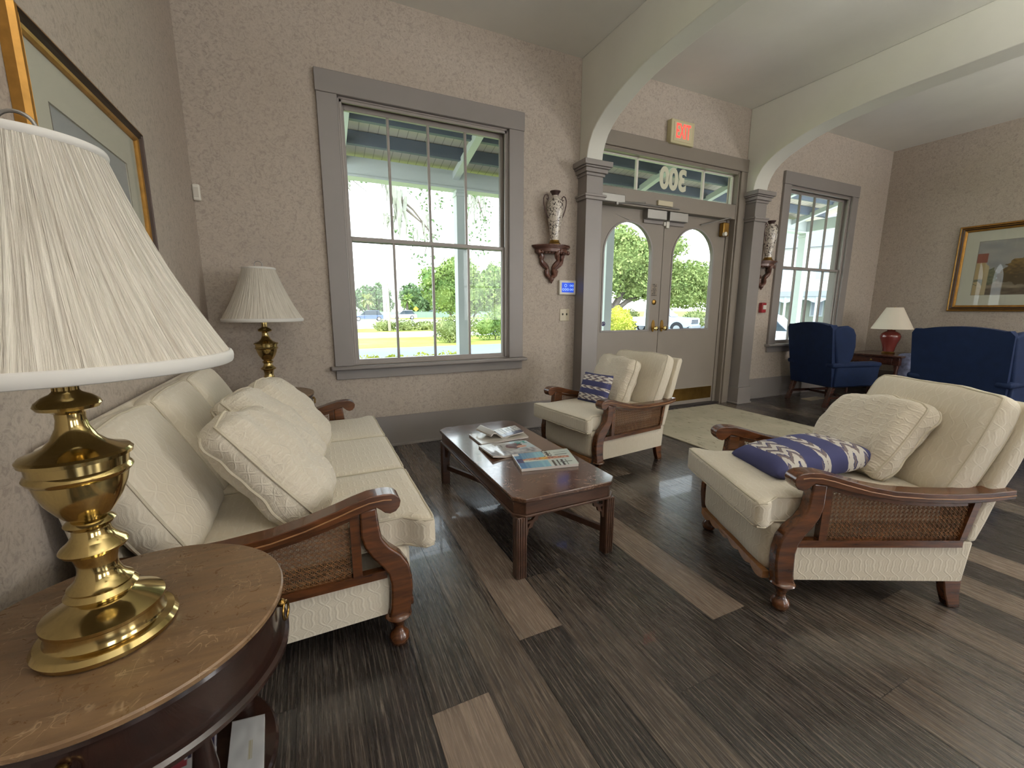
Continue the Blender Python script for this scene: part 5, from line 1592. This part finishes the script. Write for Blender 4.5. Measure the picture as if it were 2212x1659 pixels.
# live oak limbs hung with moss, just outside the large window
t_ = thing('moss_draped_oak', (-5.5, 13, GZ), 'old oak whose mossy limbs hang into the upper panes of the large window', 'tree')
o0 = Vector((-5.5, 13, GZ))
def W_(x, z, y=13): return Vector((x, y, z)) - o0
mb = MB()
mb.tube([W_(-5.5, GZ), W_(-5.3, 3), W_(-4.2, 6.2), W_(-1.5, 7.4), W_(1.5, 7.0), W_(3.6, 6.4), W_(6.0, 6.6)], [.55, .5, .4, .32, .22, .16, .08], 10)
mb.tube([W_(1.2, 7.0), W_(2.05, 6.0), W_(2.30, 5.1), W_(2.55, 4.35), W_(2.75, 3.95), W_(3.2, 3.6)], [.14, .10, .075, .06, .045, .02], 8)
mb.tube([W_(2.62, 4.2), W_(2.95, 3.95), W_(3.45, 3.35), W_(3.7, 3.1)], [.04, .03, .02, .01], 6)
mb.tube([W_(2.66, 4.1), W_(2.45, 3.7), W_(2.1, 3.75)], [.03, .02, .01], 6)
mb.tube([W_(0.2, 7.3), W_(.35, 6), W_(.6, 4.9), W_(.9, 4.55), W_(1.25, 4.62), W_(1.7, 4.3)], [.1, .06, .03, .022, .015, .008], 6)
mb.tube([W_(4.0, 6.4), W_(4.6, 5.4), W_(4.9, 4.6), W_(5.2, 3.8)], [.09, .05, .03, .012], 6)
mb.tube([W_(2.3, 5.1), W_(2.9, 4.9), W_(3.3, 4.4)], [.04, .02, .01], 6)
mb.tube([W_(3.2, 3.6), W_(3.3, 2.9), W_(3.15, 2.4)], [.02, .014, .006], 6)
build(mb, 'trunk', M['bark'], t_)
rng = random.Random(77); mb = MB()
def strand(p, L_, r_):
    k_ = 6; pts = []
    for i in range(k_ + 1): pts.append(p + Vector((rng.uniform(-.03, .03), rng.uniform(-.03, .03), -L_ * i / k_)))
    mb.tube(pts, [r_ * (.5 + .8 * math.sin(PI * min(1, (i + .6) / k_ * .8))) * (1 - i / k_) + .003 for i in range(k_ + 1)], 5)
for _ in range(60):
    k_ = rng.random(); strand(W_(2.02 + .62 * k_ + rng.uniform(-.08, .08), 6.0 - 1.75 * k_, 13 + rng.uniform(-.15, .15)), rng.uniform(.6, 1.4), rng.uniform(.05, .10))
for _ in range(14): strand(W_(rng.uniform(2.9, 3.6), rng.uniform(3.2, 3.9), 13), rng.uniform(.3, .8), .03)
for _ in range(10): strand(W_(rng.uniform(2.1, 2.5), rng.uniform(3.65, 3.85), 13), rng.uniform(.3, .6), .035)
for _ in range(12): strand(W_(rng.uniform(.85, 1.3), rng.uniform(4.45, 4.7), 13), rng.uniform(.2, .6), .03)
for _ in range(26): strand(W_(rng.uniform(4.55, 5.2), rng.uniform(4.3, 5.4), 13), rng.uniform(.5, 1.2), .035)
fbuild(mb, 'hanging_moss', M['moss'], t_)
lb_ = [(3.0, 4.7, .55, .45), (3.5, 4.3, .4, .4), (3.3, 5.2, .5, .4), (3.5, 3.4, .3, .3), (3.2, 2.7, .35, .5), (1.5, 4.8, .4, .35), (1.0, 5.1, .3, .2), (5.1, 4.1, .35, .6), (5.0, 3.3, .4, .6), (4.4, 4.2, .3, .4), (.75, 3.6, .15, .2), (4.2, 5.0, .3, .3), (2.7, 3.4, .3, .3)]
fbuild(leaves([(x - o0.x, 0, z - o0.z, rx, .4, rz) for (x, z, rx, rz) in lb_], 620, .055, rng), 'foliage', M['far'], t_)

# poles
t_ = thing('street_lamp', (8.9, 57.5, GZ), 'tall cream street light pole with two lamp heads outside the large window', 'street light')
build(MB().tube([(0, 0, 0), (0, 0, 11)], .2, 10), 'pole', simple('cream_pole', srgb(172, 168, 140), .6), t_)
for sg in (-1, 1): build(MB().tube([(0, 0, 7.4), (sg * .8, 0, 7.5)], .05, 6).box(sg * .8 - .3, sg * .8 + .3, -.2, .2, 7.35, 7.6), 'lamp_head', M['steel'], t_)
tag(build(MB().tube([(6.05, 37, GZ), (5.95, 37, 4.6)], .13, 10), 'wooden_pole', simple('weathered_pole', srgb(160, 150, 138), .8)), 'shorter weathered wooden pole beside the cream street light', 'pole')
t_ = thing('road_sign', (19.8, 88, GZ), 'yellow diamond warning sign across the far street', 'road sign')
build(MB().tube([(0, 0, 0), (0, 0, 1.6)], .05, 6), 'post', M['steel'], t_)
build(MB().prism([(0, 1.2), (.55, 1.75), (0, 2.3), (-.55, 1.75)], -.02, .02, 'xz'), 'sign_panel', simple('sign_yellow', srgb(226, 168, 60), .5), t_)
# long wire fence beyond the street
mb = MB()
for i in range(40): mb.tube([(6 + i * 1.6, 0, 0), (6 + i * 1.6, 0, 1.3)], .03, 5)
mb.box(6, 70, -.02, .02, 1.25, 1.3); mb.box(6, 70, -.005, .005, .1, 1.2)
t_ = thing('fence', (0, 82, GZ), 'low grey green fence running beyond the far street', 'fence'); build(mb, 'fence_run', simple('fence_green', srgb(130, 150, 140), .8), t_)

# vehicles
M['tyre'] = simple('tyre', srgb(40, 40, 42), .8)
M['rim'] = simple('wheel_rim', srgb(170, 174, 178), .3, .6)
M['carglass'] = simple('dark_car_glass', srgb(52, 64, 74), .1)
M['lamp'] = simple('clear_lamp', srgb(220, 214, 214), .2)
def wheel(t_, x, y, r_):
    Mx = Matrix.Translation((x, y, r_)) @ Matrix.Rotation(PI / 2, 4, 'X')
    w = build(MB().lathe([(.0001, -.11), (r_ * .96, -.11), (r_, -.08), (r_, .08), (r_ * .96, .11), (.0001, .11)], n=24, M=Mx), 'wheel', M['tyre'], t_)
    build(MB().lathe([(.0001, -.118), (r_ * .62, -.116), (r_ * .64, -.10), (r_ * .64, .10), (r_ * .62, .116), (.0001, .118)], n=16, M=Mx), 'rim', M['rim'], w)
def car(loc, rz, label, col, L_=4.4, H_=1.5, hood=1.1, tail=.5, cat='car', name='car'):
    t_ = thing(name, loc, label, cat, rz)
    pm = simple('car_paint', col, .25, .1, coat=.6)
    h2 = L_ / 2; b_ = H_ * .56
    build(MB().prism([(-h2, .28), (h2 - .1, .28), (h2, .45), (h2 - .02, b_ * .82), (h2 - hood, b_), (-h2 + tail * .6, b_ * 1.02), (-h2 + .02, b_ * .9)], -.88, .88, 'xz'), 'body', pm, t_, bevel=.06, seg=3)
    cb = [(h2 - hood - .05, b_), (h2 - hood - .75, H_ - .03), (h2 - hood - .95, H_), (-h2 + tail + .35, H_), (-h2 + tail * .5, b_)]
    build(MB().prism([(x * .985, z - .004) for (x, z) in cb], -.78, .78, 'xz'), 'cabin_glass', M['carglass'], t_, bevel=.05)
    build(MB().prism([(h2 - hood - .85, H_ - .05), (h2 - hood - .95, H_ + .015), (-h2 + tail + .35, H_ + .015), (-h2 + tail + .15, H_ - .06)], -.76, .76, 'xz'), 'roof', pm, t_, bevel=.02)
    for x in (h2 - .85, -h2 + .85):
        for y in (-.80, .80): wheel(t_, x, y, .33)
    build(MB().box(h2 - .04, h2 + .01, -.8, -.45, .55, .68).box(h2 - .04, h2 + .01, .45, .8, .55, .68), 'headlights', M['lamp'], t_)
    return t_
car((8.0, 67.5, GZ), PI * .98, 'dark blue sedan driving on the far street seen through the large window', srgb(70, 92, 132), 4.6, 1.55)
car((14.7, 74.5, GZ), PI * .96, 'small white car on the far street right of the light poles', srgb(236, 238, 240), 4.2, 1.55)
car((24.0, 92.0, GZ), PI * .96, 'pale silver car parked by the far fence', srgb(200, 206, 214), 4.3, 1.5)
car((37.5, 90.0, GZ), PI * 1.1, 'silver car parked right of the round tree', srgb(176, 188, 200), 4.4, 1.5)
# pickup truck outside the doors
t_ = thing('pickup_truck', (24.9, 25.6, GZ), 'silver pickup truck parked outside the double doors', 'truck', math.atan2(-.93, .36))
pt = simple('silver_blue_paint', srgb(184, 198, 212), .25, .25, coat=.5)
build(MB().prism([(-2.75, .55), (2.55, .5), (2.78, .62), (2.80, 1.12), (2.70, 1.20), (1.25, 1.27), (-.9, 1.27), (-.9, 1.22), (-2.72, 1.22)], -.98, .98, 'xz'), 'body', pt, t_, bevel=.05, seg=3)
build(MB().prism([(1.25, 1.24), (.50, 1.88), (.30, 1.93), (-.55, 1.93), (-.80, 1.84), (-.92, 1.24)], -.84, .84, 'xz'), 'cab', pt, t_, bevel=.06, seg=3)
mb = MB()
for sg in (-1, 1):
    mb.prism([(1.02, 1.30), (.48, 1.78), (.22, 1.80), (.20, 1.30)], sg * .85 - .006, sg * .85 + .006, 'xz')
    mb.prism([(.14, 1.30), (.14, 1.80), (-.50, 1.80), (-.70, 1.32)], sg * .85 - .006, sg * .85 + .006, 'xz')
build(mb, 'side_windows', M['carglass'], t_)
build(MB().add([(1.235, -.74, 1.275), (1.235, .74, 1.275), (.56, .68, 1.85), (.56, -.68, 1.85), (1.255, -.74, 1.285), (1.255, .74, 1.285), (.58, .68, 1.86), (.58, -.68, 1.86)], [(0, 1, 2, 3), (4, 5, 6, 7), (0, 1, 5, 4), (1, 2, 6, 5), (2, 3, 7, 6), (3, 0, 4, 7)]), 'windscreen', M['carglass'], t_)
build(MB().box(2.78, 2.815, -.62, .62, .78, 1.08), 'grille', simple('black_grille', srgb(60, 62, 72), .4), t_, bevel=.02)
build(MB().box(2.80, 2.825, -.60, .60, .85, .875).box(2.80, 2.825, -.60, .60, .96, .985), 'grille_bars', M['rim'], t_)
for sg in (-1, 1): build(MB().box(2.70, 2.812, sg * .80 - .16, sg * .80 + .16, .84, 1.08), 'headlight', M['lamp'], t_, bevel=.02)
build(MB().box(2.72, 2.92, -.95, .95, .45, .68), 'bumper', M['rim'], t_, bevel=.04)
for sg in (-1, 1):
    build(MB().box(.78, .98, sg * 1.08 - .10, sg * 1.08 + .10, 1.24, 1.46), 'mirror', pt, t_, bevel=.02)
    build(MB().box(-.35, -.15, sg * .985 - .01, sg * .985 + .01, 1.06, 1.10), 'door_handle', M['dark'], t_)
    for x in (1.85, -1.85):
        build(MB().prism([(x + .50 * math.cos(i * PI / 12), .42 + .50 * math.sin(i * PI / 12)) for i in range(13)], sg * .97 - .02, sg * .97 + .02, 'xz'), 'wheel_arch', M['tyre'], t_)
        wheel(t_, x, sg * .90, .41)
car((19.6, 13.2, GZ), -1.3, 'white car parked outside the right-hand window', srgb(228, 234, 240), 4.6, 1.6, cat='car')

# white house across the forecourt, seen through the right window
bl = thing('white_house', (55, 26, GZ), 'large white house with a scalloped porch outside the right-hand window', 'house', math.atan2(28.5, 46) + PI)
wh = simple('white_siding', srgb(206, 206, 202), .8, nz=.03)
sh_ = simple('grey_roof', srgb(150, 154, 158), .8)
build(MB().box(-9, -2.0, -11, 11, 0, 9), 'walls', wh, bl)
build(MB().prism([(-11.8, 9), (11.8, 9), (6, 12.4), (-6, 12.4)], -9.6, -1.4, 'yz').box(-2, .9, -10.5, 10.5, 3.3, 3.9), 'roof', sh_, bl)
mb = MB()
for i in range(8):
    y = -10.5 + i * 3
    mb.box(.55, .8, y - .12, y + .12, 0, 3.3)
    if i < 7:
        ol = [(y, 3.3)] + [(y + 3 * k_ / 16, 2.55 + .45 * math.sin(PI * k_ / 16) - .06 * abs(math.sin(PI * k_ / 4))) for k_ in range(17)] + [(y + 3, 3.3)]
        mb.prism(ol, .62, .72, 'yz')
build(mb, 'porch_arcade', M['porchwhite'], bl)
build(MB().box(-2.02, -1.97, -10.5, 10.5, 0, 3.2), 'porch_back_wall', simple('sage_wall', srgb(150, 156, 140), .8), bl)
for z in (1.0, 5.2):
    for i in range(5):
        y = -8.6 + i * 4.3
        f_ = build(MB().box(-2.0, -1.9, y - .65, y + .65, z, z + 2.1), 'window', M['porchwhite'], bl)
        build(MB().box(-1.91, -1.89, y - .5, y + .5, z + .15, z + 1.95), 'pane', simple('pale_house_glass', srgb(150, 160, 168), .2), f_)
# shop with a red roof far beyond the round tree
bl = thing('low_building', (42, 100, GZ), 'low building with a red roof far behind the silver car', 'building')
build(MB().box(-5, 8, 0, 6, 0, 2.8), 'walls', wh, bl)
build(MB().prism([(-5.6, 2.8), (8.6, 2.8), (6.5, 4.4), (-3.5, 4.4)], -.5, 6.5, 'xz'), 'roof', simple('red_roof', srgb(196, 96, 92), .8), bl)
